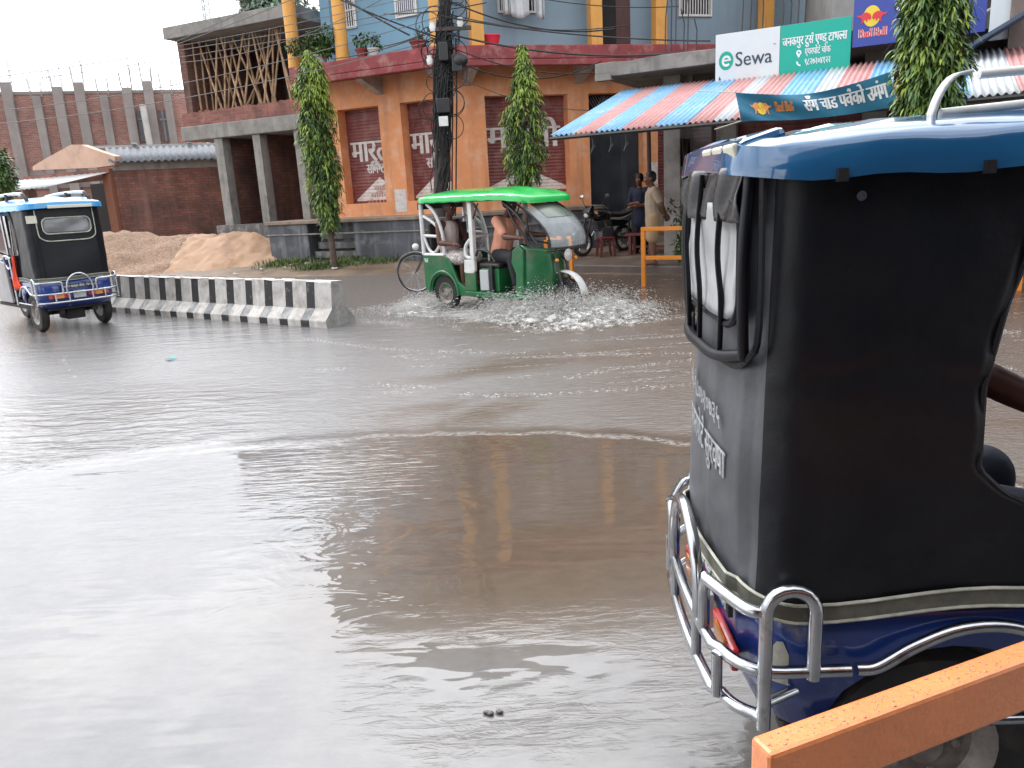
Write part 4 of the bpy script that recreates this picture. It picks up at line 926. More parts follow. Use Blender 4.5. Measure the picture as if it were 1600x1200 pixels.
p = aty(8, 345, 24); bushy('tree', 'small bright green tree at the left edge beyond the blue rickshaw', 'tree', Vector((p.x+.0, 24, .1)), (.9, .9, 1.5), aty(0, 285, 24).z, 2600, .16, LEAFB, 1.2)
p = aty(405, 0, 60); bushy('tree', 'pale feathery treetop rising far behind the unfinished brick house', 'tree', Vector((p.x, 60, 0)), (3.0, 3.0, 2.6), aty(400, -8, 60).z, 2600, .55, LEAFP, 8)
# telecom mast far off
p = aty(322, 20, 90); o = empty('lattice_mast', (p.x, 90, 0), 0, 'thin pale lattice mast far behind the unfinished brick house', 'mast')
m = MB(); zt = 29
for a in range(3):
    an = 2*PI*a/3; m.tube([(.5*math.cos(an), .5*math.sin(an), 0), (.4*math.cos(an), .4*math.sin(an), zt)], .07, 4)
for k in range(34):
    for a in range(3):
        an, bn = 2*PI*a/3, 2*PI*(a+1)/3; z = k*.85; m.tube([(.45*math.cos(an), .45*math.sin(an), z), (.45*math.cos(bn), .45*math.sin(bn), z+.85)], .05, 4)
m.build('lattice', mat('pale_mast_steel', (.45, .52, .54), .6), o)
# ------------------------------------------------------------------ pots on the balcony edge
TERRA = mat('maroon_pot', (.22, .03, .03), .6, var=.2); POTW = mat('grey_white_pot', (.5, .5, .48), .6, var=.15)
def pot(label, base, r, h, m_, plant=None, cat='plant pot'):
    o = empty('plant_pot', base, 0, label, cat)
    MB().lathe([(0, 0), (r*.72, 0), (r*.95, h*.8), (r*1.08, h*.8), (r*1.08, h), (r*.9, h), (r*.85, h*.85), (0, h*.85)], (0, 0, 0), 'z', 18).build('pot', m_, o, smooth=40)
    if plant: bushy('', '', '', None, plant[:3], h+plant[3], plant[4], plant[5], plant[6], 0, par=o, partname='plant', blobs=7)
    return o
zs = 4.903
def onslab(fr, px, py, dy): return fr.w(fr.x(px, py, dy), dy, zs)
pot('grey pot with a big round dark green bush between the two orange balcony columns', onslab(FL, 500, 95, -.82), .2, .2, POTW, (.50, .4, .36, .28, 2600, .085, LEAFB))
pot('red pot with a straggly leafy plant on the balcony edge under the left barred window', onslab(FL, 566, 84, -.82), .15, .2, TERRA, (.26, .2, .24, .18, 110, .11, LEAFB))
pot('grey white pot with a thin plant beside the red pot on the balcony edge', onslab(FL, 584, 80, -.82), .14, .17, POTW, (.26, .2, .26, .2, 90, .11, LEAFB))
pot('dark red trough pot with small plant on balcony edge left of the power pole', onslab(FL, 654, 67, -.82), .2, .18, TERRA, (.12, .1, .2, .15, 50, .1, LEAFB))
o = MB().lathe([(0, 0), (.16, 0), (.22, .24), (.23, .24), (.22, .27), (.2, .25), (.15, .03), (0, .03)], (0, 0, 0), 'z', 20).build('tub', mat('bright_red_plastic', (.62, .02, .05), .4), None, smooth=40, loc=onslab(FR, 767, 64, -.6)); tag(o, 'bright red plastic tub on the balcony edge right of the power pole', 'tub')
# washing hung in front of the window
def cloth(label, fr, px0, px1, py0, py1, dy, mm, sway=.05):
    x0, z0 = fr.at(px0, py1, dy); x1, z1 = fr.at(px1, py0, dy)
    def fn(u, v):
        x = x0+(x1-x0)*u; return (x, .05*math.sin(9*u+2*v)+.03*math.sin(17*u), z0+(z1-z0)*v - sway*math.sin(PI*u)*(1-v))
    ox = fr.w(0, dy, 0); o = MB().grid(fn, 20, 10).build('washing', mm, None, smooth=80, solid=.004); o.location = ox; o.rotation_euler = (0, 0, fr.rz); tag(o, label, 'washing')
LINEN = mat('white_washing', (.60, .62, .64), .9, var=.12, vs=4)
cloth('crumpled white cloth hanging over the balcony window bars, widest of the washing', FR, 799, 823, -60, 22, -.2, LINEN, .1)
cloth('narrow white cloth strip hanging at the left of the barred window', FR, 787, 793, -60, 23, -.2, LINEN, 0)
cloth('long narrow white cloth strip hanging at the right of the barred window', FR, 840, 847, -60, 29, -.2, LINEN, 0)
cloth('dark jacket hung on the grimy shop pillar beside the white rolled shutter', FS, 1063, 1080, 216, 260, 1.02, mat('dark_brown_cloth', (.035, .025, .022), .9), 0)
# ------------------------------------------------------------------ electricity pole with its tangle of cables
PB_ = aty(674, 300, 16.2); PB_.z = 0; PT = aty(694, 0, 16.2)
def pole():
    sl_ = (PT-PB_)/PT.z
    o = empty('power_pole', PB_, 0, 'leaning dark power pole wrapped in tangled cables in front of the orange house', 'pole')
    ax = lambda z: sl_*z
    PM = mat('rusty_dark_pole', (.055, .042, .038), .75, var=.35, vs=5, bump=.5, bs=25, dirt=((.16, .13, .12), .33, 6))
    MB().tube([ax(-.2), ax(2.4), ax(5), ax(8.2)], [.135, .125, .115, .10], 12).build('pole', PM, o, smooth=50)
    m = MB()
    for k in range(95):     # vertical strands
        z0 = random.uniform(1.6, 4.2); z1 = z0+random.uniform(.5, 2.2); an = random.uniform(PI, 2.2*PI); r = random.uniform(.11, .18)
        pts = [ax(z0+(z1-z0)*t)+Vector(((r+random.uniform(-.03, .05))*math.cos(an+t*.6), (r+random.uniform(-.03, .05))*math.sin(an+t*.6), 0)) for t in (0, .2, .4, .6, .8, 1)]
        m.tube(spline(pts, 4), random.choice((.008, .011, .016)), 5)
    for k in range(30):     # loops
        z = random.uniform(2.9, 5.4); r = random.uniform(.12, .26); cx = random.choice((-1, 1, 1))*random.uniform(.1, .28)
        m.tube([ax(z)+Vector((cx+r*math.cos(t), -.17+.03*math.sin(2*t), r*1.1*math.sin(t))) for t in [2*PI*i/18 for i in range(18)]], .009, 5, closed=True)
    for k in range(3):
        x = (.17, .22, .30)[k]; m.tube(spline([ax(4.6)+Vector((x-.05, -.1, 0)), ax(3.6)+Vector((x, -.12, 0)), ax(2.6)+Vector((x+.02, -.12, 0)), ax(1.2)+Vector((x+.04, -.1, 0)), ax(.2)+Vector((x, -.1, 0))], 6), .015, 5)
    m.build('cable_tangle', WIREM, o)
    BX = mat('grey_junction_box', (.16, .17, .19), .5, var=.25, vs=5); z = lambda py: aty(685, py, 16.2).z
    for zc, s, dx, mm in ((z(85), (.09, .09, .17), .03, BLACKM), (z(168), (.13, .10, .14), .05, BLACKM), (z(104), (.10, .1, .16), .30, BLACKM)):
        c = ax(zc); MB().box(c.x+dx-s[0], c.x+dx+s[0], -.14-s[1]*2, -.14, zc-s[2], zc+s[2]).build('junction_box', mm, o, bevel=.02)
    c = ax(z(192)); MB().box(c.x-.02, c.x+.16, -.39, -.383, z(200), z(185)).build('plate', WHITEP, o)
    for dx, zc in ((-.24, z(96)), (.33, z(40)), (-.2, z(45))):
        c = ax(zc); MB().lathe([(0, -.09), (.05, -.08), (.07, 0), (.05, .05), (.06, .08), (0, .1)], (c.x+dx, -.18, zc), 'z', 10).build('insulator', WHITEP, o, smooth=60)
    MB().box(ax(4.75).x-.3, ax(4.75).x+.55, -.2, -.14, 4.72, 4.79).box(ax(6.4).x-.5, ax(6.4).x+.5, -.2, -.14, 6.37, 6.44).build('cross_arm', PM, o)
    for pt in ((.46, 4.05, .18, .10),):
        MB().ball((ax(pt[1]).x+pt[0]-.1, -.25, z(100)), (.16, .14, .13), 12, 8).build('cable_joint', BLACKM, o, smooth=60)
pole()
def wire(label, grp, a, b, sag, r=.010, wm=None):
    a, b = Vector(a), Vector(b); n = 20
    pts = [a.lerp(b, i/n)-Vector((0, 0, sag*4*(i/n)*(1-i/n))) - a for i in range(n+1)]
    o = MB().tube(pts, r, 5).build('overhead_cable', wm or WIREM, None, loc=a); tag(o, label, 'cable', grp)
axp = lambda z: PB_+(PT-PB_)/PT.z*z + Vector((0, -.16, 0))
gl = 'thin overhead cable sagging from the power pole past the unfinished house to the left'
for z, px, py, Y, sag, r in ((5.6, 0, 98, 22, .5, .010), (5.45, 0, 104, 22, .55, .009), (5.0, 60, 135, 24, .9, .011), (4.6, 40, 160, 24, .8, .012), (5.2, 0, 136, 26, .3, .012), (5.1, 0, 143, 26, .35, .01), (6.9, 268, 68, 21, .1, .012), (6.5, 268, 72, 21, .1, .012), (5.9, 268, 98, 21, .4, .010)):
    wire(gl, 'cables running left from the pole', axp(z), aty(px-(0 if px > 200 else 500), py+(0 if px > 200 else 30), Y), sag, r*.75, WIREG)
gl = 'black overhead cable running from the power pole to the right in front of the balcony'
for z, px, py, Y, sag, r in ((4.98, 1110, 64, 14.4, .1, .014), (4.7, 1330, 30, 14.2, .5, .018), (4.5, 1000, 100, 17.4, .35, .012), (5.3, 960, 45, 17.5, .25, .016), (5.05, 985, 38, 17.5, .2, .010), (4.3, 940, 95, 17.5, .4, .014), (5.7, 1060, 10, 17, .2, .010), (4.05, 1135, 130, 14, .6, .007)):
    wire(gl, 'cables running right from the pole', axp(z), aty(px, py, Y), sag, r)
gl = 'black overhead cable crossing the blue wall above the potted plants'
for a, b, sag, r in (((480, -40, 17.5), (640, 55, 16.6), .05, .018), ((420, -60, 17.5), (690, 60, 16.1), .12, .016), ((600, 22, 17.0), (760, 4, 15.5), .05, .012), ((520, 92, 18.0), (690, 44, 16.1), .08, .012), ((600, 72, 17.6), (668, 50, 16.2), .03, .014)):
    wire(gl, 'cables over the blue wall', aty(*a), aty(*b), sag, r)
# ------------------------------------------------------------------ weeds and litter on the verge
def weeds(name, label, spots, n, h, m_):
    m = MB()
    for cx, cy, rx, ry, k in spots:
        for _ in range(int(n*k)):
            x, y = random.gauss(cx, rx*.5), random.gauss(cy, ry*.5); z = max(0, gz(x, y))
            d = Vector((random.uniform(-.6, .6), random.uniform(-.6, .6), 1)); leaf(m, Vector((x, y, z-.01)), d, h*random.uniform(.5, 1.4), h*.06, random.uniform(.1, .6), 0)
    o = m.build(name, m_, None); tag(o, label, 'weeds', kind='stuff')
GR = mat('verge_grass', (.07, .13, .025), .6, var=.4, vs=2, dirt=((.14, .17, .05), .4, 2))
pw = [gnd(452, 423), gnd(500, 425), gnd(548, 420), gnd(590, 411), gnd(620, 409), gnd(560, 414), gnd(600, 417)]
weeds('grass', 'low green grass and weeds growing along the foot of the grey plinth', [(pw[0].x, pw[0].y, .7, .4, 1), (pw[1].x, pw[1].y, .6, .3, .6), (pw[2].x, pw[2].y, .5, .4, .8), (-3.3, 19.95, 1.0, .22, 1.2), (-2.6, 19.7, .8, .25, .8), (-3.0, 18.9, 1.2, .3, .5)], 900, .17, GR)
weeds('grass', 'taller leafy weeds against the right part of the grey plinth', [(-3.6, 20.2, .5, .2, 1), (-2.7, 19.85, .7, .2, 1)], 320, .34, GR)
def litter(n, spots, label, mm, s):
    for i in range(n):
        c = random.choice(spots); p = gnd(c[0]+random.uniform(-c[2], c[2]), c[1]+random.uniform(-4, 4)); z = max(0.004, gz(p.x, p.y)+.02)
        m = MB(); P_ = [(random.uniform(-1, 1)*s, random.uniform(-.6, .6)*s, random.uniform(0, .5)*s) for _ in range(7)]
        m.add(P_, [(0, 1, 2), (1, 2, 3), (2, 3, 4), (3, 4, 5), (4, 5, 6)])
        o = m.build('litter_scrap', mm, None, solid=.004, loc=(p.x, p.y, z)); tag(o, label, 'litter', 'pale litter scraps')
litter(16, [(470, 425, 25), (545, 418, 14), (520, 424, 15), (390, 428, 30)], 'crumpled pale litter scrap on the muddy verge before the grey plinth', mat('pale_litter', (.55, .54, .5), .6), .10)
p = gnd(266, 563); m = MB(); m.add([(-.06, 0, .0), (.0, -.03, .02), (.07, .01, .0), (.03, .05, .03), (-.03, .05, .01)], [(0, 1, 3), (1, 2, 3), (0, 3, 4)]); o = m.build('wrapper', mat('turquoise_wrapper', (.0, .30, .33), .3), None, solid=.004, loc=(p.x, p.y, .012)); tag(o, 'small turquoise wrapper floating on the flooded road', 'wrapper')
p = gnd(770, 1117); m = MB()
for k in range(7): m.ball((random.uniform(-.025, .025), random.uniform(-.01, .01), .004), (.012, .007, .006), 7, 5)
o = m.build('floating_scrap', mat('dark_scrap', (.12, .11, .10), .5), None, smooth=60, loc=(p.x, p.y, .002)); tag(o, 'small dark scrap floating on the near puddle', 'litter')
# ================================================================== three wheelers
BLUEP = mat('blue_fibre_body', (.012, .04, .21), .25, var=.2, vs=4, coat=.5, dirt=((.36, .35, .30), .26, 5.5), bump=.03)
BLUER = mat('blue_fibre_roof', (.016, .105, .25), .15, var=.15, vs=3, coat=1.0, dirt=((.02, .14, .27), .34, 3), bump=.03)
BLUEB = mat('bright_blue_roof', (.05, .30, .62), .3, var=.1, vs=3, coat=.5)
VINYL = mat('black_vinyl_canvas', (.0045, .0055, .009), .43, var=.25, vs=4, bump=.32, bs=11, spec=.32, dirt=((.009, .009, .012), .4, 5), streak=((.011, .011, .014), .4, 8))
GREYV = mat('grey_rear_vinyl', (.075, .080, .092), .5, var=.25, vs=5, bump=.3, bs=12, spec=.6, dirt=((.035, .038, .045), .38, 4), streak=((.11, .115, .125), .5, 6))  # lighter grey vinyl for the rear panel of the near cover
BELT = mat('grey_canvas_belt', (.12, .12, .10), .6, var=.3, vs=25)
PIPE = mat('pale_piping', (.42, .43, .36), .5, var=.3, vs=20)
MILKY = mat('milky_window_plastic', (.42, .44, .45), .25, var=.2, vs=6, bump=.2, bs=18, spec=.6, dirt=((.36, .37, .38), .4, 7))
REDL = mat('red_lamp_lens', (.55, .03, .02), .2, var=.1, coat=.6); AMBL = mat('amber_lamp_lens', (.75, .25, .02), .2, var=.1, coat=.6)
CREAM = mat('cream_strip', (.62, .60, .50), .45, var=.1, vs=8)
CHASS = mat('muddy_chassis', (.03, .026, .024), .8, var=.4, vs=6)
DISC_ = mat('muddy_wheel_disc', (.30, .27, .25), .5, metal=.3, var=.3, vs=8, dirt=((.13, .10, .08), .42, 10))
SEAT = mat('dark_seat_vinyl', (.02, .018, .02), .5, var=.3, vs=5, bump=.1)
def wheel(par, x, y, R=.27, w=.10, side=-1, disc=DISC_):
    pr = [(R*.62, -w*.42), (R*.80, -w*.5), (R*.94, -w*.46), (R, -w*.25), (R, w*.25), (R*.94, w*.46), (R*.80, w*.5), (R*.62, w*.42), (R*.62, -w*.42)]
    t = MB().lathe(pr, (x, y, R), 'y', 36).build('wheel', RUBBER, par, smooth=40)
    g = MB(); 
    g.lathe([(0, side*w*.30), (R*.16, side*w*.34), (R*.20, side*w*.22), (R*.46, side*w*.12), (R*.56, side*w*.34), (R*.63, side*w*.44), (R*.63, -side*w*.42), (0, -side*w*.3)], (x, y, R), 'y', 28)
    for k in range(5):
        a = 2*PI*k/5; g.ball((x+R*.3*math.cos(a), y+side*w*.2, R+R*.3*math.sin(a)), (R*.05, w*.1, R*.05), 6, 4)
    g.build('rim', disc, t, smooth=40); return t
def plan(W, xr, xf, r, bulge=.03, n=9, ns=10, nr=12):
    h = W/2; P = []
    for i in range(ns): P.append((xf+(xr+r-xf)*i/ns, -h))
    for i in range(n): a = -PI/2-PI/2*i/n; P.append((xr+r+r*math.cos(a), -h+r+r*math.sin(a)))
    for i in range(nr+1):
        y = -h+r+(W-2*r)*i/nr; P.append((xr-bulge*(1-(2*y/W)**2), y))
    for i in range(1, n+1): a = PI-PI/2*i/n; P.append((xr+r+r*math.cos(a), h-r+r*math.sin(a)))
    for i in range(1, ns+1): P.append((xr+r+(xf-xr-r)*i/ns, h))
    return P
def shell(mb, rings):
    """rings: list of (points, z or fn)"""
    n = len(rings[0][0])
    def fn(u, v):
        i = int(round(u*(n-1))); j = int(round(v*(len(rings)-1))); p, z = rings[j]; return (p[i][0], p[i][1], z if not callable(z) else z(i, p[i]))
    return mb.grid(fn, n-1, len(rings)-1)
def roof(par, W, xr, xf, zl, m_, rearslope=.28, crest=.14, drop=.0, ridges=3, name='roof', lip=.075):
    """moulded fibre roof: upright lip, rounded shoulder, ridged crown"""
    def ring(s, ir, iff, r):
        h = W/2-s; a, b = xr+ir, xf-iff; P = []; r = min(r, h*.95, (b-a)*.45)
        for cx, cy, a0 in ((b-r, -h+r, -PI/2), (b-r, h-r, 0), (a+r, h-r, PI/2), (a+r, -h+r, PI)):
            for i in range(9): an = a0+PI/2*i/8; P.append((cx+r*math.cos(an), cy+r*math.sin(an)))
        out = []
        for (p, q) in zip(P, P[1:]+P[:1]):   # densify
            d = math.dist(p, q); k = max(1, int(d/.12))
            out += [(p[0]+(q[0]-p[0])*i/k, p[1]+(q[1]-p[1])*i/k) for i in range(k)]
        return out
    base = ring(0, 0, 0, .16); N_ = len(base)
    prof = [(0, 0, 0, -.012), (0, 0, 0, .0), (.002, .008, .01, lip*.78), (.010, .04, .03, lip), (.040, .10, .07, lip+.015), (.12, rearslope*.72, .16, lip+crest*.32), (.24, rearslope, .34, lip+crest*.46), (.36, rearslope+.2, .55, lip+crest*.54), (W/2-.04, rearslope+.35, .8, lip+crest*.56)]
    def resamp(P, n):
        L_ = [0]; 
        for p, q in zip(P, P[1:]+P[:1]): L_.append(L_[-1]+math.dist(p, q))
        out = []; j = 0; P2 = P+P[:1]
        for k in range(n):
            t = L_[-1]*k/n
            while L_[j+1] < t: j += 1
            f = (t-L_[j])/(L_[j+1]-L_[j]+1e-9); out.append((P2[j][0]+(P2[j+1][0]-P2[j][0])*f, P2[j][1]+(P2[j+1][1]-P2[j][1])*f))
        return out
    n = 96; R_ = [resamp(ring(s, a, b, max(.05, .16-s*.1)), n) for s, a, b, z in prof]
    mb = MB()
    def fn(u, v):
        i = int(round(u*n)) % n; j = int(round(v*(len(prof)-1))); x, y = R_[j][i]; z = zl+prof[j][3]
        if j >= 5: z += .013*math.cos(2*PI*y/(W/ridges/1.0))
        t = (x-xr)/(xf-xr); z -= drop*max(0, (t-.7)/.3)**2
        if j <= 3: z += .022*(1-(2*y/W)**2)*(1 if x < xr+.2 else 0) + .004*math.sin(x*23)
        return (x, y, z)
    mb.grid(fn, n, len(prof)-1, closeu=True)
    j = len(prof)-1; mb.f.append(tuple(j*n+i for i in range(n))); mb.m.append(0)
    return mb.build(name, m_, par, smooth=50)
def blue_rickshaw(label, loc, rz, W, near, Lx=1.75):
    o = empty('electric_rickshaw', loc, rz, label, 'rickshaw'); h = W/2; xr = -.42
    zb, zc, zl = .34, (.705 if near else .745), 1.69
    # --- lower body
    mb = MB(); P0 = plan(W*.94, xr+.05, .34, .12, .02); P1 = plan(W, xr, .34, .13, .03)
    def archz(i, p):
        d = abs(p[0]); return max(zb, .235+math.sqrt(max(0, .31**2-(p[0]-.03)**2))+.02) if (abs(p[1]) > h*.8 and abs(p[0]-.03) < .31 and p[0] > xr+.1) else zb
    shell(mb, [(P0, archz), (P1, lambda i, p: max(.46, archz(i, p)+.01)), (P1, lambda i, p: max(.60, archz(i, p)+.02)), (P1, lambda i, p: max(zc-.02, archz(i, p)+.03))])
    mb.build('body', BLUEP, o, smooth=45, solid=.012, off=1)
    if near:   # bare cream patch where the blue has flaked off the corner
        PC = [q for q in plan(W+.004, xr-.002, .34, .13, .03, n=14, ns=30) if q[1] < 0 and q[0] < -.335 and q[1] < -h+.07]
        shell(MB_ := MB(), [(PC, .475), (PC, lambda i, p: .53+.045*math.sin(i*.42+.6)+.02*math.sin(i*1.3))]); MB_.build('bare_patch', mat('flaked_cream_primer', (.40, .39, .33), .6, var=.25, vs=14, dirt=((.10, .11, .13), .35, 18)), o, smooth=60)
    MB().box(xr+.08, .5, -h+.1, h-.1, .30, .335).box(-.05, .05, -h+.14, h-.14, .22, .30).box(xr+.1, Lx, -.25, -.18, .24, .30).box(xr+.1, Lx, .18, .25, .24, .30).box(-.18, .18, -.12, .12, .14, .28).build('chassis', CHASS, o, bevel=.01)
    # --- canvas
    def front(z):
        t = (z-zc)/(zl-zc)
        if near: 
            K = [(0, .36), (.10, .32), (.19, .22), (.25, .10), (.31, .040), (.5, .034), (.68, .065), (.82, .11), (.92, .17), (1, .22)]
        else: K = [(0, .20), (.3, .12), (.7, .06), (1, .20)]
        for (a, x), (b, y) in zip(K, K[1:]):
            if a <= t <= b: return x+(y-x)*(t-a)/(b-a)
        return K[-1][1]
    rings = []; nz = 56
    for k in range(nz+1):
        z = zc-.03+(zl+.0-zc+.03)*k/nz; t = k/nz; flare = .012*math.sin(PI*t)+(.035*(1-t)**3 if near else 0)
        P = plan(W-.015+flare*1.2, xr+.012-flare, front(z), .10, .035, ns=14, nr=20); Q = []
        for i, (x, y) in enumerate(P):
            w = (.011 if near else .006)*(fbm(x*5+z*1.3+3, y*5+z*2.2)-.47)*2 + (.004*math.sin(30*z+6*fbm(x*6, z*3)+9*x)*max(0, 1-abs(x-front(z))/.16) if near else 0) + .0035*math.sin(11*z+5*x+3*y)
            if near: w += .006*math.exp(-((z-(.78+.5*(x+.1)))/.03)**2) + .005*math.exp(-((z-1.25-.06*x)/.02)**2)
            Q.append((x-(w if abs(y) < h*.85 else w*.2), y+math.copysign(w if abs(y) > h*.85 else 0, y)))
        rings.append((Q, z))
    mb = MB(); shell(mb, rings)
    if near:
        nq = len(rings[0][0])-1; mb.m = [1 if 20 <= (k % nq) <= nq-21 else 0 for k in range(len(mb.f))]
    cv = mb.build('canvas_cover', [VINYL, GREYV] if near else VINYL, o, smooth=75, solid=.004, off=1)
    # stitched seam round the edge of the side flap
    for s in (-1, 1):
        e = MB(); e.tube([(front(zc-.03+(zl-zc+.03)*k/nz), s*(h+.002), zc-.03+(zl-zc+.03)*k/nz) for k in range(nz+1)], .007, 6); e.build('flap_hem', VINYL, cv)
    mb = MB(); bo = .034 if near else .004; PB1 = plan(W+bo+.012, xr-bo-.002, .36, .13, .035)
    wob = lambda i, p: .010*math.sin(p[0]*9+1)+.006*math.sin(i*.4)
    shell(mb, [(PB1, lambda i, p: zc-.030+wob(i, p)), (PB1, lambda i, p: zc+.014+wob(i, p))]); bl = mb.build('belt', BELT, cv, solid=.004, off=1)
    for dz in (-.030, .014):
        MB().tube([(p[0], p[1]*1.004, zc+dz+wob(i, p)) for i, p in enumerate(PB1)], .004, 6).build('piping', PIPE, bl)
    # --- rear window of milky plastic with piping and straps
    def rear(y, z, lift): return Vector((xr+.012-.035*(1-(2*y/(W-.015))**2)-lift, y, z))
    ww = (h-.10) if near else h*.60; z0, z1 = (1.34, 1.60) if near else (1.36, 1.55)
    def rr_(y0, y1, a, b, r, lift, n=6):
        P = []
        for cy, cz, a0 in ((y1-r, b-r, 0), (y0+r, b-r, PI/2), (y0+r, a+r, PI), (y1-r, a+r, 1.5*PI)):
            for i in range(n+1): t = a0+PI/2*i/n; P.append(rear(cy+r*math.cos(t), cz+r*math.sin(t), lift))
        return P
    mb = MB(); Pn = rr_(-ww, ww, z0, z1, .06, .016); c = Vector((0, 0, 0))
    def pf(u, v):
        y = -ww+2*ww*u; z = z0+(z1-z0)*v
        k = .06; e = max(0, (abs(y)-(ww-k))/k); zz = (z0+z1)/2+(z-(z0+z1)/2)*(1-.22*e*e); return rear(y, zz, .034+.006*math.sin(7*u+5*v)+.01*(fbm(u*4, v*4)-.5))
    mb.grid(pf, 20, 12); rw = mb.build('rear_window', MILKY if near else mat('dull_window_plastic', (.16, .165, .175), .2, var=.3, vs=4, spec=.7), cv, smooth=80, solid=.003)
    MB().tube(rr_(-ww-.012, ww+.012, z0-.012, z1+.01, .07, .038), .009, 6, closed=True).build('window_trim', VINYL if near else PIPE, rw)
    w2 = ww+.07; U = [rear(w2, 1.67, .02), rear(w2, z0, .02), rear(w2-.03, z0-.07, .025), rear(w2-.10, z0-.105, .025)] + [rear(y, z0-.11, .025) for y in (ww*.5, 0, -ww*.5)] + [rear(-w2+.10, z0-.105, .025), rear(-w2+.03, z0-.07, .025), rear(-w2, z0, .02), rear(-w2, 1.67, .02)]
    MB().tube(spline(U, 4), .008, 6).build('window_piping', VINYL if near else PIPE, rw)
    if near:   # rolled flap with creases round the window
        mb = MB()
        for s in (-1, 1):
            mb.tube(spline([rear(s*(ww+.035), 1.66, .03), rear(s*(ww+.045), 1.5, .045), rear(s*(ww+.035), 1.36, .04), rear(s*(ww+.02), 1.26, .03)], 5), .013, 8)
        mb.tube(spline([rear(-ww-.02, 1.27, .03)] + [rear(y, 1.245+.01*math.sin(20*y), .045) for y in (-ww*.6, 0, ww*.6)] + [rear(ww+.02, 1.27, .03)], 5), .014, 8)
        for y in (-ww*.72, -ww*.05, ww*.6): mb.tube(spline([rear(y, 1.665, .042), rear(y+.01, 1.5, .052), rear(y-.005, 1.38, .048), rear(y+.02, 1.25, .042)], 5), .007, 6)
        mb.build('rolled_flap', VINYL, cv, smooth=60)
        mb = MB()
        def cf(u, v):
            y = -ww-.03+2*(ww+.03)*u; return rear(y, 1.56+.115*v, .042+.012*math.sin(31*u+4*v)*(.4+.6*math.sin(PI*v))+.010*math.sin(13*u))
        mb.grid(cf, 50, 8).build('gathered_flap', mat('shiny_black_vinyl', (.03, .03, .034), .22, var=.2, vs=6, spec=.8), cv, smooth=80, solid=.004)
        w = MB(); V = MB(); write(V, 'मो-९८०७१०७३५', 0, 0, .075, 0, width=.36, bold=.02); write(V, 'एयरपोट^ सुरक~षा', .0, -.12, .11, 0, width=.40, bold=.02)
        w.add([rear(h-.16-v[0], 1.075+v[2]-.06*(v[0]-.1), .030-v[1]+.0) for v in V.v], V.f); w.build('lettering', mat('chalky_hand_lettering', (.36, .38, .40), .8, var=.3, vs=30), cv)
    else:
        MB().box(xr-.035, xr-.025, h*.72, h*.98, 1.50, 1.60).build('notice_card', CREAM, cv)
    # --- roof
    rf = roof(o, W+.08, xr-(.065 if near else .10), Lx, zl-.005 if not near else zl-.035, BLUER if near else BLUEB, .30, .085 if near else .15, .05, lip=.062 if near else .075)
    if near:
        for x in (-.30, -.02): MB().box(x-.010, x+.010, -h-.050, -h-.036, zl-.055, zl-.03).build('roof_clip', BLACKM, rf)
        for x in (-.25, .16): MB().lathe([(0, -.004), (.010, -.004), (.010, .003), (.006, .005), (0, .005)], (x, -h-.014, zl-.085), 'y', 14).build('press_stud', CHROME, cv, smooth=50)
    lm = MB()
    if near:
        R = Matrix.Rotation(math.radians(-16), 4, 'Y')
        lb = MB().box(-.05, .05, -.16, .16, -.03, .018, Matrix.Translation((xr-.0, -.14, zl+.033)) @ R).build('rear_lamp', BLUER, rf, bevel=.015)
        for y in (-.15, -.045, .06): MB().box(-.062, -.048, y, y+.09, -.027, .016, Matrix.Translation((xr-.0, -.14, zl+.033)) @ R).build('lamp_lens', CREAM, lb, bevel=.006)
    else: MB().box(xr-.135, xr-.08, -.34, .22, zl-.005, zl+.035).build('rear_strip', CREAM, rf, bevel=.005)
    # --- roof rack
    rk = MB(); zr = zl+(.07 if near else .10); x0 = -.05 if near else -.30; rq = .72 if near else 1.0; rt_ = .0095 if near else .022
    for s in ((-1,) if near else (-1, 1)):
        y = s*(h-.10)
        rk.tube(spline([(x0+.0, y, zr-.0), (x0+.5, y, zr+.02), (x0+1.2, y, zr+.01), (Lx-.2, y, zr)], 4), rt_, 8)
        rk.tube(spline([(x0+.10*rq, y, zr+.10*rq), (x0+.5, y, zr+.115*rq), (x0+1.2, y, zr+.11*rq), (Lx-.35, y, zr+.09*rq)], 4), rt_, 8)
    if not near:
        for x in (x0+.75, x0+1.3): rk.tube([(x, -h+.1, zr+.02), (x, h-.1, zr+.02)], .018, 8)
    rko = rk.build('roof_rack', WHITEP, rf, smooth=60)
    for s in ((-1,) if near else (-1, 1)):
        k_ = .45 if near else 1.0; zt_ = .075 if near else .105
        Q = spline([(x0-.06*k_, 0, zr-.06), (x0-.02*k_, 0, zr+.02), (x0+.04*k_, 0, zr+.065), (x0+.12*k_, 0, zr+zt_)], 4)
        e = MB().grid(lambda u, v: (Q[int(round(v*(len(Q)-1)))].x, s*(h-.10)-(.014 if near else .022)*(1-2*u), Q[int(round(v*(len(Q)-1)))].z), 1, len(Q)-1)
        e.build('end_plate', WHITEP if near else CHASS, rko, smooth=60, solid=.007 if near else .012)
        if not near: MB().box(x0+.72, x0+.80, s*(h-.1)-.03, s*(h-.1)+.03, zr-.08, zr+.12).build('rack_foot', CHASS, rko)
    # --- bumper of bent tubes
    r = .0155 if near else .014; D = .075
    def bp(z, xf_r, xf_l, W_=None): return [(p[0], p[1], z) for p in plan((W_ or W)+D, xr-D, 0, .12, .03) if (p[0] < xf_r if p[1] < 0 else p[0] < xf_l)]
    mb = MB(); mz = .545; mid = bp(mz, -.20, -.20); low = bp(.425, -.33, -.33)
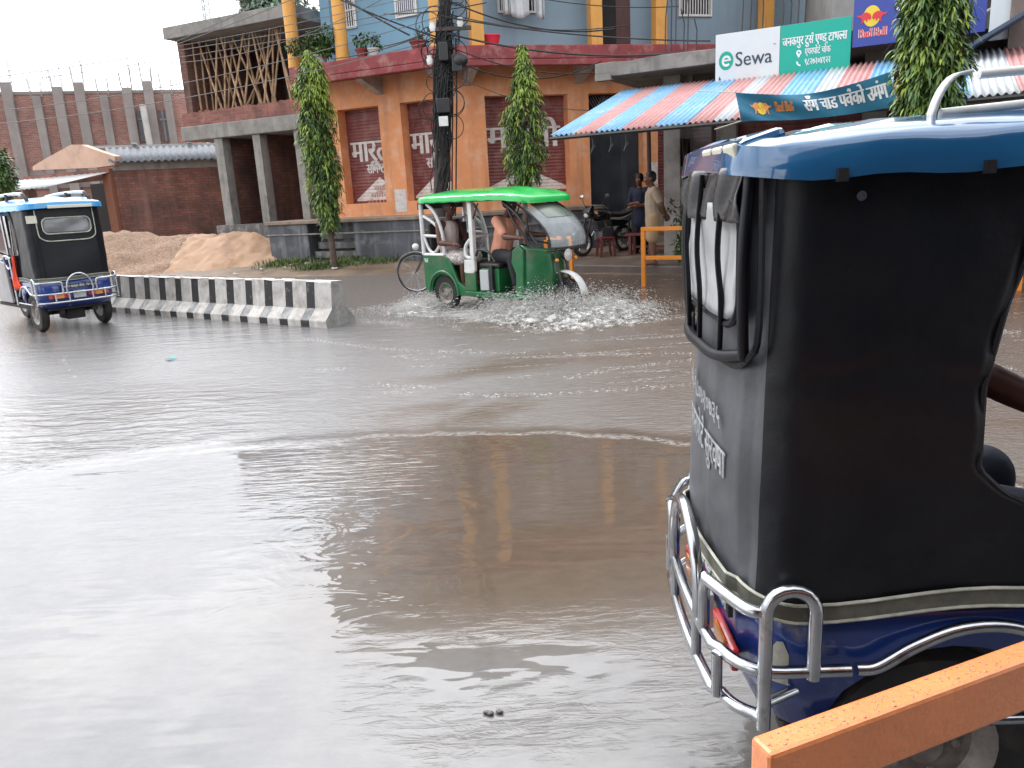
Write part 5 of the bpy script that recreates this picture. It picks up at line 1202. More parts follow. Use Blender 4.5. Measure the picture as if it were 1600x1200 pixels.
    mb.tube(mid, r, 10); low = [q for q in low if q[0] < xr-D+.07]; mb.tube([(xr-D+.075, -h-D/2-.004, .425)]+low+[(xr-D+.075, h+D/2+.004, .425)], r, 10)
    bz = lambda y, z: Vector((xr-D-.03*(1-(2*y/(W+D))**2)-.002, y, z))
    # centre arch, shoulder bars, corner loops
    a = .17; mb.tube([bz(-a, mz)]+[bz(-a*math.cos(PI*i/14), .60+.20*math.sin(PI*i/14)) for i in range(15)]+[bz(a, mz)], r, 10)
    for s in (-1, 1):
        yb = s*(h-.10); mb.tube(spline([bz(s*(a+.05), mz), bz(s*(a+.05), .66), bz(s*(a+.075), .70), bz(s*(h-.12), .70), (xr-D+.035, s*(h+.015), .70), (xr-D+.075, s*(h+D/2), .70)], 4), r, 10)
        X0, X1, yy = xr-D+.075, xr-D+.185, s*(h+D/2+.004)
        mb.tube([(X0, yy, .40), (X0, yy, .70)]+[((X0+X1)/2-(X1-X0)/2*math.cos(PI*i/10), yy, .70+.055*math.sin(PI*i/10)) for i in range(11)]+[(X1, yy, .70), (X1, yy, .53)], r*1.05, 10)
        mb.tube([bz(s*a*.9, mz), bz(s*a*.9, .43)], r*.9, 8); mb.tube([bz(s*a*1.9, mz), bz(s*a*1.9, .43)], r*.9, 8)
        # wheel arch guard
        yy = s*(h+D/2-.003); mb.tube(spline([(-.21, yy, mz), (-.16, yy, mz+.005), (-.08, yy, .60), (.02, yy, .64), (.13, yy, .64), (.24, yy, .59), (.33, yy, .50)], 5), r, 10)
        mb.tube([(-.14, yy-s*.0, .40), (.4, yy-s*.0, .40)], r*.8, 8)
        mb.tube([(xr+.1, s*(h-.02), .46), (X0, yy, .46)], r*.8, 8)
    mb.build('bumper', CHROME, o, smooth=60)
    # --- rear lamps, plates
    bx = lambda y: xr-.03*(1-(2*y/W)**2)-.003
    for y in (-.26*W, .26*W):
        l = MB().box(bx(y)-.022, bx(y), y-.14*W, y+.14*W, .47, .53).build('tail_lamp', REDL, o, bevel=.008); MB().box(bx(y)-.028, bx(y)-.0225, y-.05, y+.05, .475, .525).build('lamp_lens', AMBL, l)
    MB().box(bx(0)-.02, bx(0)-.008, -.08, .08, .46, .56).build('number_plate', mat('dull_white_plate', (.45, .46, .47), .5, var=.2, vs=12), o)
    pl = MB().box(bx(0)-.014, bx(0)-.002, -.26, .22, .60, .655).build('name_plate', BLACKM, o); V = MB(); write(V, 'अपन यात्रा सेवा', 0, 0, .05, 0, width=.28, bold=.02); write(V, 'नेपाल', .30, 0, .05, 0, width=.15, bold=.03)
    w = MB(); w.add([(bx(0)-.016+v[1], .20-v[0], .612+v[2]*.8) for v in V.v], V.f); w.build('lettering', INKW, pl)
    # --- wheels, seats, front
    wheel(o, 0, -h+.07, .27, .11, -1); wheel(o, 0, h-.07, .27, .11, 1); wheel(o, 2.05, 0, .26, .10, 1)
    MB().box(-.30, .22, -h+.06, h-.06, .40, .62).box(-.36, -.24, -h+.06, h-.06, .62, 1.1).build('rear_seat', SEAT, o, bevel=.03)
    MB().box(.92, 1.30, -h+.10, h-.10, .40, .72).box(.86, .95, -h+.10, h-.10, .72, 1.05).build('driver_seat', SEAT, o, bevel=.03)
    MB().box(.33, 1.7, -h+.04, h-.04, .30, .345).build('floor', CHASS, o)
    FM = CHROME if not near else CHASS
    for s in (-1, 1):
        MB().tube([(.75, s*(h-.04), .34), (.75, s*(h-.04), zl)], .02, 8).build('frame_post', FM, o, smooth=60); MB().tube(spline([(1.72, s*(h-.12), .6), (1.82, s*(h-.12), 1.0), (1.72, s*(h-.12), 1.45), (1.55, s*(h-.08), zl)], 4), .018, 8).build('frame_post', FM, o, smooth=60)
        MB().tube([(.2, s*(h-.05), .70), (.2, s*(h-.05), zl)], .018, 8).build('frame_post', FM, o, smooth=60)
        if not (near and s < 0): MB().tube(spline([(.62, s*(h-.02), 1.02), (.72, s*(h+.01), 1.06), (.84, s*(h+.01), 1.03), (.86, s*(h-.02), .90), (.75, s*(h-.02), .86)], 4), .016, 8).build('grab_rail', FM, o, smooth=60)
    MB().prism([(1.55, .36), (1.92, .36), (1.90, .75), (1.80, .98), (1.70, .98), (1.62, .7)], -h+.16, h-.16, 'xz').build('front_panel', BLUEP, o, bevel=.04)
    g = MB(); g.grid(lambda u, v: (1.83-.27*v*v+.0*u, (-h+.12)+(W-.24)*u, 1.0+.66*v), 8, 8).build('windscreen', GLASS, o, smooth=70)
    MB().tube(spline([(1.62, .33, 1.08), (1.70, .2, 1.02), (1.74, 0, .98), (1.70, -.2, 1.02), (1.62, -.33, 1.08)], 4), .013, 8).tube([(1.74, 0, .98), (2.0, 0, .5)], .03, 8).build('handlebar', CHASS, o, smooth=60)
    MB().grid(lambda u, v: (2.05+.31*math.cos(PI*(.15+.75*u)), -.07+.14*v, .27+.33*math.sin(PI*(.15+.75*u))+.02*math.sin(PI*v)), 14, 4).build('mudguard', BLUEP, o, smooth=70, solid=.006)
    for s in (-1, 1):
        mr = MB().ball((1.72, s*(h-.02), 1.22), (.015, .06, .09), 12, 8).build('mirror', CHROME if not near else CHASS, o, smooth=60); MB().tube([(1.66, s*(h-.14), 1.05), (1.71, s*(h-.03), 1.2)], .008, 6).build('mirror_arm', CHASS, mr)
    if not near:
        f = MB().grid(lambda u, v: (.36+.05*math.sin(5*v)+.02*u, h+.005+.018*math.sin(8*u+2*v), .62+.46*v-.05*u), 8, 10)
        for i, v in enumerate(f.v): k = (v[2]-.6)/.48; f.v[i] = (.40+(v[0]-.38)*(1.6-1.2*k)+.28*(((i % 9)/8)-.5)*(1-k*.75), v[1], v[2])
        f.build('flag', mat('orange_red_cloth', (.70, .06, .02), .8, var=.15, vs=8), o, smooth=70, solid=.004)
        MB().tube([(.30, h-.02, 1.55), (.42, h-.02, 1.06)], .012, 6).box(.5, .58, h-.05, h-.02, 1.18, 1.62).build('door_rail', CHROME, o)
        MB().prism([(.95, .36), (1.5, .36), (1.55, .8), (1.3, .98), (1.0, .95)], h-.06, h-.02, 'xz').build('side_panel', mat('pale_side_sheet', (.36, .34, .35), .5, var=.2, vs=4), o, bevel=.01)
    return o
pm = (gnd(66, 516)+gnd(166, 505))/2
hd = math.radians(90+47); mid = Vector((pm.x, pm.y, 0))
blue_rickshaw('blue electric rickshaw with black canvas back seen from behind, at left end of the barrier', mid, hd, .98, False).scale = (1.05, 1.05, 1.05)
NEARW = .74
nh = math.radians(90-92.2); NB = Vector((.545, 1.585, 0)); nd = Vector((math.cos(nh), math.sin(nh), 0)); nl = Vector((-nd.y, nd.x, 0))
NL = NB + nl*NEARW/2 + nd*.42
blue_rickshaw('close black canvas covered blue electric rickshaw filling the right foreground', NL, nh, NEARW, True)
# ------------------------------------------------------------------ green rickshaw ploughing through the water
GREENP = mat('green_fibre_body', (.006, .125, .038), .38, var=.25, vs=3, coat=.2, dirt=((.10, .11, .07), .34, 5), streak=((.10, .10, .07), .35, 7))
GREENR = mat('bright_green_roof', (.0, .42, .07), .28, var=.1, vs=3, coat=.6)
WTUBE = mat('white_frame_tube', (.62, .63, .62), .4, var=.12, vs=8, dirt=((.35, .34, .31), .3, 10))
def green_rickshaw():
    rw_ = gnd(699, 481); az = math.radians(135); hx = Vector((math.sin(az), math.cos(az), 0)); left = Vector((-hx.y, hx.x, 0)); W = .98; h = W/2
    loc = rw_ + left*(h-.06); loc.z = -.03
    o = empty('electric_rickshaw', loc, math.atan2(hx.y, hx.x), 'green electric rickshaw with white tube frame and two riders, splashing through the flood', 'rickshaw')
    o.scale = (.955, .955, .955); zl = 1.70
    rf = roof(o, W+.10, -.52, 1.86, zl-.03, GREENR, .2, .15, .06, 2, lip=.07)
    MB().box(-.50, 1.70, -h, h, zl-.055, zl-.036).box(-.50, -.44, -h, h, zl-.14, zl-.0565).build('roof_lining', BLACKM, rf)
    # rear tub with wheel arches
    out = [(-.46, .34), (-.46, .86), (.02, .86), (.16, .82), (.26, .62), (.34, .46), (.50, .38), (.50, .30), (.33, .30)]
    arch = [(.30*math.cos(PI*i/12), .27+.30*math.sin(PI*i/12)) for i in range(13)]
    side = out + [(p[0], p[1]) for p in arch if p[1] > .29]+[(-.30, .30), (-.42, .30)]
    for s in (-1, 1):
        MB().prism(side, s*h, s*(h-.05), 'xz').build('side_panel', GREENP, o, bevel=.012)
        MB().tube([(.34*math.cos(PI*i/14), s*(h+.005), .27+.34*math.sin(PI*i/14)) for i in range(15)], .022, 8).build('wheel_arch', GREENP, o, smooth=60)
    MB().box(-.47, -.43, -h+.051, h-.051, .34, .86).build('back_panel', GREENP, o, bevel=.01)
    MB().box(-.42, 1.9, -h+.06, h-.06, .27, .31).build('floor', GREENP, o)
    MB().box(.34, 1.9, -h, -h+.055, .25, .33).box(.34, 1.9, h-.055, h, .25, .33).build('sill', GREENP, o, bevel=.015)
    MB().box(-.36, .14, -h+.06, h-.06, .34, .62).build('seat_base', GREENP, o); MB().box(-.38, .16, -h+.06, h-.06, .622, .74).box(-.42, -.30, -h+.06, h-.06, .742, 1.15).build('rear_seat', SEAT, o, bevel=.03)
    MB().box(-.40, -.34, -.40, .40, .742, 1.33).build('seat_back', SEAT, o, bevel=.02)
    MB().box(.80, 1.18, -h+.06, h-.06, .34, .68).build('driver_box', GREENP, o, bevel=.012); MB().box(.78, 1.20, -h+.05, h-.05, .682, .76).build('driver_seat', SEAT, o, bevel=.03)
    for s in (-1, 1):
        # lower B post panel with white head
        MB().box(.50, .74, s*(h-.05), s*h, .33, .62).build('post_panel', GREENP, o, bevel=.012)
        MB().prism([(.50, .62), (.52, .80), (.74, .80), (.74, .64), (.70, .60), (.54, .60)], s*(h-.052), s*(h+.004), 'xz').build('post_cap', WTUBE, o, bevel=.01)
        MB().box(.84, 1.02, s*(h-.05), s*(h+.002), .36, .66).build('battery_door', mat('grey_battery_door', (.40, .42, .43), .45, var=.1), o, bevel=.008)
        MB().box(1.04, 1.10, s*(h-.06), s*(h-.004), .30, .72).build('black_post', BLACKM, o)
        f = MB(); y = s*(h-.03); T = .031
        f.tube([(-.45, y, .86), (-.45, y, zl-.06)], T*1.2, 8); f.tube([(-.45, y, .86), (.04, y, .86)], T, 8); f.tube([(.04, y, .86), (.04, y, 1.12)], T, 8)
        f.tube(spline([(.04, y, 1.12), (-.02, y, 1.32), (-.14, y, 1.52), (-.30, y, zl-.06)], 5), T*.9, 8); f.tube(spline([(.0, y, 1.14), (-.12, y, 1.32), (-.40, y, 1.46)], 5), T*.8, 8)
        f.tube([(-.45, y, 1.16), (.04, y, 1.14)], T*.8, 8); f.tube(spline([(-.42, y, 1.14), (-.33, y, .96), (-.22, y, .89), (-.10, y, .96), (.02, y, 1.12)], 5), T*.8, 8)
        f.build('rear_frame', WTUBE, o, smooth=60)
        f = MB(); f.box(.66, .74, y-.035, y+.035, .80, zl-.06); f.tube(spline([(.70, y, .82), (.56, y, .84), (.53, y, .92), (.56, y, 1.02), (.70, y, 1.14)], 4), T, 8); f.build('door_post', WTUBE, o, smooth=40, bevel=.008)
        MB().tube(spline([(1.15, y, .78), (1.02, y, .92), (.82, y, .95), (.76, y, .86)], 4), .018, 8).build('arm_rail', BLACKM, o, smooth=60); MB().tube([(.74, y, zl-.3), (.86, y, zl-.08)], .012, 6).build('roof_strut', BLACKM, o)
        f = MB(); f.tube(spline([(1.36, s*(h-.04), zl-.07), (1.62, s*(h-.04), 1.45), (1.82, s*(h-.06), 1.20), (1.95, s*(h-.10), 1.02)], 5), .022, 8); f.tube(spline([(1.40, s*(h-.05), zl-.07), (1.55, s*(h-.05), 1.35), (1.72, s*(h-.08), 1.15), (1.80, s*(h-.1), 1.02)], 5), .014, 8); f.build('screen_pillar', BLACKM, o, smooth=60)
    MB().tube([(.70, -h+.03, 1.14), (.70, h-.03, 1.14)], .02, 8).build('cross_rail', WTUBE, o); MB().tube([(-.45, -h+.03, 1.40), (-.45, h-.03, 1.40)], .02, 8).build('cross_rail', WTUBE, o)
    for y in (-.16, .16): MB().tube([(.72, y, .76), (.72, y, 1.14)], .016, 8).build('rail_upright', WTUBE, o)
    # windscreen: curved clear sheet with dark top band
    def ws(u, v):
        y = (-h+.07)+(W-.14)*u; b = .16*(1-(2*u-1)**2); z = zl-.08-(zl-.08-.98)*v; x = 1.52+b+.74*(1-(1-v)**1.9)-.10*v*v; return (x, y*(1-.08*v), z)
    MB().grid(ws, 14, 12).build('windscreen', glassmat('screen_plastic', (.72, .78, .80), .30, .10), o, smooth=80)
    bnd = MB().grid(lambda u, v: Vector(ws(.18+.64*u, .06+.30*v))+Vector((.006, 0, .004)), 10, 4).build('screen_band', mat('screen_band', (.10, .13, .10), .3), o, smooth=80)
    MB().tube([Vector(ws(i/14, 1.0)) for i in range(15)], .016, 6).build('screen_edge', BLACKM, o); MB().tube([Vector(ws(0, i/12)) for i in range(13)], .014, 6).build('screen_edge', BLACKM, o); MB().tube([Vector(ws(1, i/12)) for i in range(13)], .014, 6).build('screen_edge', BLACKM, o)
    # leg shield and nose
    sh = [(1.50, .30), (1.62, .95), (1.72, 1.03), (1.86, .92), (2.02, .84), (2.06, .52), (1.98, .30)]
    def nose(u, v):
        y = -1+2*u; q = abs(y); p = (1.60+.34*(1-q**2.2), y*(h-.10), .30+.62*v+.10*(1-q)*v*0); return (p[0]-.18*(1-v)*0+.05*math.sin(PI*v), p[1], p[2]+(.10*q if v > .85 else 0))
    MB().grid(nose, 16, 10).build('leg_shield', GREENP, o, smooth=60, solid=.02)
    for s in (-1, 1): MB().prism([(1.50, .30), (1.64, .30), (1.68, .95), (1.60, 1.02), (1.47, .95), (1.44, .78), (1.52, .6)], s*(h-.12), s*(h-.07), 'xz').build('shield_flange', GREENP, o, bevel=.012)
    hl = MB().lathe([(0, -.10), (.06, -.10), (.09, -.02), (.09, .0)], (2.16, 0, .86), 'x', 20).build('headlight', BLACKM, o, smooth=50); MB().lathe([(0, .03), (.05, .02), (.085, .0)], (2.16, 0, .86), 'x', 20).build('lamp_glass', mat('headlamp_glass', (.62, .60, .58), .1, spec=.8), hl, smooth=60)
    for s in (-1, 1): MB().ball((2.12, s*.20, .80), (.03, .035, .025), 8, 6).build('indicator', AMBL, o, smooth=60); 
    MB().tube(spline([(1.72, -.36, 1.10), (1.86, -.25, 1.06), (1.96, 0, 1.0), (1.86, .25, 1.06), (1.72, .36, 1.10)], 4), .014, 8).build('handlebar', BLACKM, o, smooth=60)
    MB().tube([(2.1, -.40, .93), (2.1, .40, .93)], .012, 6).tube([(2.0, -.1, .9), (2.14, -.1, .3)], .02, 8).tube([(2.0, .1, .9), (2.14, .1, .3)], .02, 8).build('fork', BLACKM, o)
    wheel(o, 0, -h+.08, .27, .11, -1); wheel(o, 0, h-.08, .27, .11, 1); wheel(o, 2.10, 0, .27, .10, -1)
    MB().grid(lambda u, v: (2.10+.33*math.cos(PI*(.02+.75*u)), -.075+.15*v, .28+.34*math.sin(PI*(.02+.75*u))+.02*math.sin(PI*v)), 16, 4).build('mudguard', WTUBE, o, smooth=70, solid=.006)
    V = MB(); write(V, 'पल', 0, 0, .10, 0, width=.09, bold=.04); w = MB(); w.add([(-.42+v[0], -h-.003+v[1], .74+v[2]) for v in V.v], V.f); w.build('lettering', WTUBE, o)
    for s in (-1, 1):
        mr = MB().ball((1.86, s*(h+.02), 1.24), (.02, .05, .07), 10, 8).build('mirror', BLACKM, o, smooth=60); MB().tube([(1.80, s*.34, 1.08), (1.85, s*(h), 1.2)], .008, 6).build('mirror_arm', BLACKM, mr)
    return o
GREEN = green_rickshaw()
# ================================================================== two-wheelers, bench, stool
def motorcycle():
    b = gnd(974, 393, .17); hdg = math.radians(90-232); o = empty('motorcycle', b, hdg, 'black motorcycle parked on the shop pavement beside the two men, mirrors raised', 'motorcycle')
    # local: x forward, rear axle at x=0
    def wh(x, R, w):
        t = MB().lathe([(R-.07, -w*.4), (R-.02, -w*.5), (R, 0), (R-.02, w*.5), (R-.07, w*.4), (R-.07, -w*.4)], (x, 0, R), 'y', 32).build('wheel', RUBBER, o, smooth=60)
        g = MB().lathe([(R-.06, -.03), (R-.09, -.03), (R-.09, .03), (R-.06, .03), (R-.06, -.03)], (x, 0, R), 'y', 32).lathe([(0, -.05), (.05, -.05), (.05, .05), (0, .05)], (x, 0, R), 'y', 14)
        for k in range(6): a = PI*k/3; g.tube([(x+.04*math.cos(a), 0, R+.04*math.sin(a)), (x+(R-.08)*math.cos(a), 0, R+(R-.08)*math.sin(a))], .014, 6)
        g.lathe([(.07, .035), (.13, .035), (.13, .042), (.07, .042)], (x, 0, R), 'y', 24); g.build('rim', mat('grey_alloy', (.35, .35, .36), .35, metal=.6), t, smooth=50)
    wh(0, .31, .11); wh(1.30, .30, .095)
    PB = mat('black_gloss_paint', (.012, .012, .014), .2, coat=.6, var=.2); ENG = mat('grey_engine', (.16, .16, .17), .45, metal=.5, var=.3, vs=20)
    def body(u, v): pass
    t = MB(); t.ball((.72, 0, .86), (.27, .14, .13), 16, 10); t.ball((.80, 0, .90), (.20, .125, .10), 14, 8); t.build('tank', PB, o, smooth=70)
    s = MB(); s.grid(lambda u, v: (.55-.95*u, (-.12+.24*v)*(1-.35*u), .83+.05*math.sin(PI*v)-.06*math.sin(PI*u)+.13*u*u), 14, 8); s.build('seat', SEAT, o, smooth=70, solid=.07, off=-1)
    MB().prism([(.5, .76), (-.05, .72), (-.42, .86), (-.50, .92), (-.40, .80), (.05, .60), (.42, .60)], -.10, .10, 'xz').build('tail_cowl', PB, o, bevel=.03)
    e = MB(); e.box(.45, .80, -.13, .13, .32, .58); e.prism([(.62, .5), (.84, .52), (.92, .74), (.72, .76)], -.09, .09, 'xz')
    for k in range(5): e.box(.64+.01*k, .92+.01*k, -.11, .11, .56+.04*k, .572+.04*k)
    e.build('engine', ENG, o, bevel=.012)
    MB().tube(spline([(.85, -.08, .52), (.9, -.12, .35), (.6, -.16, .25), (.1, -.17, .28), (-.35, -.18, .36)], 5), [.02]*15+[.04]*5+[.045], 10).build('exhaust', CHROME, o, smooth=60)
    f = MB()
    for y in (-.085, .085): f.tube([(1.30, y, .30), (1.02, y, .98)], .024, 10); f.tube([(0, y*1.2, .31), (.52, y, .42)], .02, 8); f.tube([(-.02, y*1.3, .33), (-.10, y*1.4, .74)], .025, 8)
    f.tube([(1.05, 0, .92), (.45, 0, .78), (.30, 0, .42)], .028, 8).build('frame', BLACKM, o, smooth=60)
    MB().grid(lambda u, v: (1.30+.33*math.cos(PI*(.1+.6*u)), -.06+.12*v, .30+.33*math.sin(PI*(.1+.6*u))+.02*math.sin(PI*v)), 12, 4).build('mudguard', PB, o, smooth=70, solid=.006)
    MB().tube(spline([(.86, -.36, 1.02), (.95, -.2, 1.08), (1.02, 0, 1.04), (.95, .2, 1.08), (.86, .36, 1.02)], 5), .013, 8).build('handlebar', BLACKM, o, smooth=60)
    for y in (-.3, .3): MB().tube([(.90, y*.9, 1.05), (.84, y*1.3, 1.01)], .02, 8).build('grip', RUBBER, o)
    h = MB().prism([(1.02, .84), (1.14, .82), (1.19, .94), (1.10, 1.08), (1.0, 1.10)], -.11, .11, 'xz').build('headlamp_cowl', PB, o, bevel=.03); MB().ball((1.155, 0, .90), (.03, .085, .07), 14, 9).build('headlight', mat('clear_lamp', (.6, .6, .58), .08, spec=.9), o, smooth=60)
    for y in (-1, 1):
        mm = MB().ball((.90, y*.40, 1.28), (.018, .075, .052), 12, 8).build('mirror', CHROME if y < 0 else BLACKM, o, smooth=60); MB().tube([(.93, y*.26, 1.06), (.92, y*.34, 1.2), (.90, y*.38, 1.25)], .008, 6).build('mirror_stem', BLACKM, mm)
        MB().ball((1.02, y*.19, .92), (.03, .04, .025), 8, 6).build('indicator', AMBL, o, smooth=60)
    MB().tube([(.45, .12, .34), (.42, .30, 0)], .014, 6).build('side_stand', BLACKM, o)
    MB().box(-.50, -.46, -.08, .08, .80, .86).build('tail_lamp', REDL, o, bevel=.01)
motorcycle()
def bicycle():
    p = aty(655, 440, 13.6); b = Vector((p.x+.98, 13.6, 0)); o = empty('bicycle', b, math.radians(172), 'old black bicycle standing behind the rear of the green rickshaw', 'bicycle')
    for x in (0, 1.05):
        t = MB().lathe([(.325, -.018), (.345, 0), (.325, .018), (.318, 0), (.325, -.018)], (x, 0, .345), 'y', 36).build('wheel', RUBBER, o, smooth=60)
        g = MB().lathe([(.316, -.014), (.306, -.012), (.306, .012), (.316, .014), (.316, -.014)], (x, 0, .345), 'y', 36)
        for k in range(18): a = 2*PI*k/18; g.tube([(x+.02*math.cos(a+.5), .015*(-1)**k, .345+.02*math.sin(a+.5)), (x+.308*math.cos(a), 0, .345+.308*math.sin(a))], .002, 4)
        g.build('rim', CHROME, t)
    f = MB(); J = {'b': (0, 0, .345), 'c': (.42, 0, .30), 's': (.28, 0, .82), 'h': (.86, 0, .84), 'k': (.90, 0, .66), 'f': (1.05, 0, .345)}
    for a, c in ('bc', 'cs', 'sb', 'sh', 'ck', 'hk'): f.tube([J[a], J[c]], .014, 8)
    for y in (-.05, .05): f.tube(spline([J['k'], (.95, y, .52), (1.05, y, .345)], 4), .010, 6)
    f.build('frame', BLACKM, o, smooth=60)
    MB().ball((.22, 0, .93), (.14, .08, .04), 12, 8).tube([(.28, 0, .80), (.24, 0, .92)], .013, 6).build('saddle', SEAT, o, smooth=60)
    MB().tube(spline([(.70, -.27, 1.0), (.82, -.2, 1.02), (.86, 0, 1.0), (.82, .2, 1.02), (.70, .27, 1.0)], 4), .011, 6).tube([(.86, 0, .84), (.86, 0, 1.0)], .013, 6).build('handlebar', CHROME, o, smooth=60)
    for x in (0, 1.05): MB().grid(lambda u, v: (x+.37*math.cos(PI*(.05+.75*u)), -.03+.06*v, .345+.37*math.sin(PI*(.05+.75*u))), 14, 2).build('mudguard', WTUBE, o, smooth=70, solid=.003)
    MB().lathe([(0, -.02), (.10, -.02), (.10, .02), (0, .02)], (.42, -.05, .30), 'y', 20).tube([(.42, -.07, .30), (.50, -.07, .16)], .01, 6).box(.46, .54, -.15, -.07, .15, .17).build('crank', CHROME, o)
    MB().ball((1.02, 0, .80), (.06, .09, .06), 10, 7).build('lamp', WHITEP, o, smooth=60)
bicycle()
MARO = mat('maroon_plastic', (.15, .02, .02), .45, var=.2)
def stool():
    o = empty('stool', gnd(947, 401, .17), math.radians(15), 'low maroon plastic stool in front of the parked motorcycle', 'stool')
    MB().box(-.17, .17, -.15, .15, .38, .42).build('seat', MARO, o, bevel=.02)
    for sx in (-1, 1):
        for sy in (-1, 1): MB().prism([(sx*.10, .379), (sx*.155, .379), (sx*.185, 0), (sx*.15, 0)], sy*.14, sy*.10, 'xz').build('leg', MARO, o)
stool()
def bench():
    o = empty('bench', gnd(1022, 401, .17)+Vector((.15, .45, 0)), FS.rz, 'dark maroon wooden bench on the pavement behind the two men', 'bench')
    MB().box(-.65, .65, -.2, .2, .42, .47).build('seat', MARO, o, bevel=.008)
    for x in (-.55, .55):
        for y in (-.15, .15): MB().box(x-.03, x+.03, y-.03, y+.03, 0, .419).build('leg', MARO, o)
    MB().box(-.52, .52, -.02, .02, .15, .2).build('stretcher', MARO, o)
bench()
p = gnd(1078, 418, .15); bushy('shrub', 'small leafy green shrub behind the orange rail near the rickshaw window', 'shrub', Vector((p.x, p.y+.5, .1)), (.30, .25, .42), .5, 420, .11, LEAFB, .3)
# ================================================================== people
SKIN = mat('brown_skin', (.17, .075, .045), .5, var=.12, vs=8, spec=.4)
SKIND = mat('dark_brown_skin', (.10, .038, .026), .5, var=.12, vs=8, spec=.4)
HAIR = mat('black_hair', (.010, .009, .009), .5, var=.3, vs=20, bump=.4, bs=60)
NAVYC = mat('navy_cotton', (.020, .024, .055), .85, var=.25, vs=5, bump=.15, bs=20)
BEIGE = mat('beige_cotton', (.42, .33, .25), .85, var=.12, vs=5, bump=.15, bs=20)
KHAKI = mat('khaki_cotton', (.40, .27, .16), .85, var=.12, vs=5, bump=.15, bs=20)
PALEP = mat('pale_pink_cotton', (.50, .36, .31), .85, var=.12, vs=5, bump=.15, bs=20)
PEACH = mat('peach_cotton', (.66, .30, .20), .85, var=.15, vs=5, bump=.15, bs=20)
DARKC = mat('dark_trousers', (.015, .016, .022), .85, var=.25, vs=5)
EYEM = mat('eye_dark', (.01, .008, .008), .2, var=0); EYEW = mat('eye_white', (.6, .57, .54), .3, var=0); LIP = mat('lips', (.16, .05, .04), .5, var=.1)
def capsule(mb, a, b, ra, rb, n=12):
    a, b = Vector(a), Vector(b)
    mb.tube([a, a.lerp(b, .35), a.lerp(b, .7), b], [ra, ra*.67+rb*.33+.004, ra*.3+rb*.7+.002, rb], n); mb.ball(a, ra, n, 8); mb.ball(b, rb, n, 8)
def remesh(mb, name, mm, par, vox, smooth_it=4, loc=None):
    o = mb.build(name, mm, par)
    r = o.modifiers.new('r', 'REMESH'); r.mode = 'VOXEL'; r.voxel_size = vox; r.use_smooth_shade = True
    s = o.modifiers.new('s', 'SMOOTH'); s.iterations = smooth_it; s.factor = .5
    return o
def hand(mb, w, d, up, curl=.5, side=1, s=1.0):
    """palm, four bent fingers of unequal length and a thumb leaving the side of the palm"""
    d = Vector(d).normalized(); up = Vector(up); up = (up-d*up.dot(d)).normalized(); sd = d.cross(up)*side; w = Vector(w)
    capsule(mb, w, w+d*.075*s, .028*s, .032*s, 10)
    for k, L in enumerate((.066, .074, .070, .054)):
        b = w+d*.075*s+sd*(-.030+.020*k)*s; t1 = b+(d*math.cos(curl*.6)-up*math.sin(curl*.6))*L*.55*s; t2 = t1+(d*math.cos(curl*1.6)-up*math.sin(curl*1.6))*L*.5*s
        mb.tube([b-d*.02*s, b, t1, t2], [.0105*s, .010*s, .009*s, .0075*s], 8); mb.ball(t2, .0078*s, 8, 5)
    b = w+d*.022*s-sd*.030*s; t1 = b+(d*.75-sd*.65).normalized()*.04*s; t2 = t1+(d*.95-sd*.1-up*.3).normalized()*.034*s
    mb.tube([b, t1, t2], [.014*s, .011*s, .009*s], 8); mb.ball(t2, .0092*s, 8, 5)
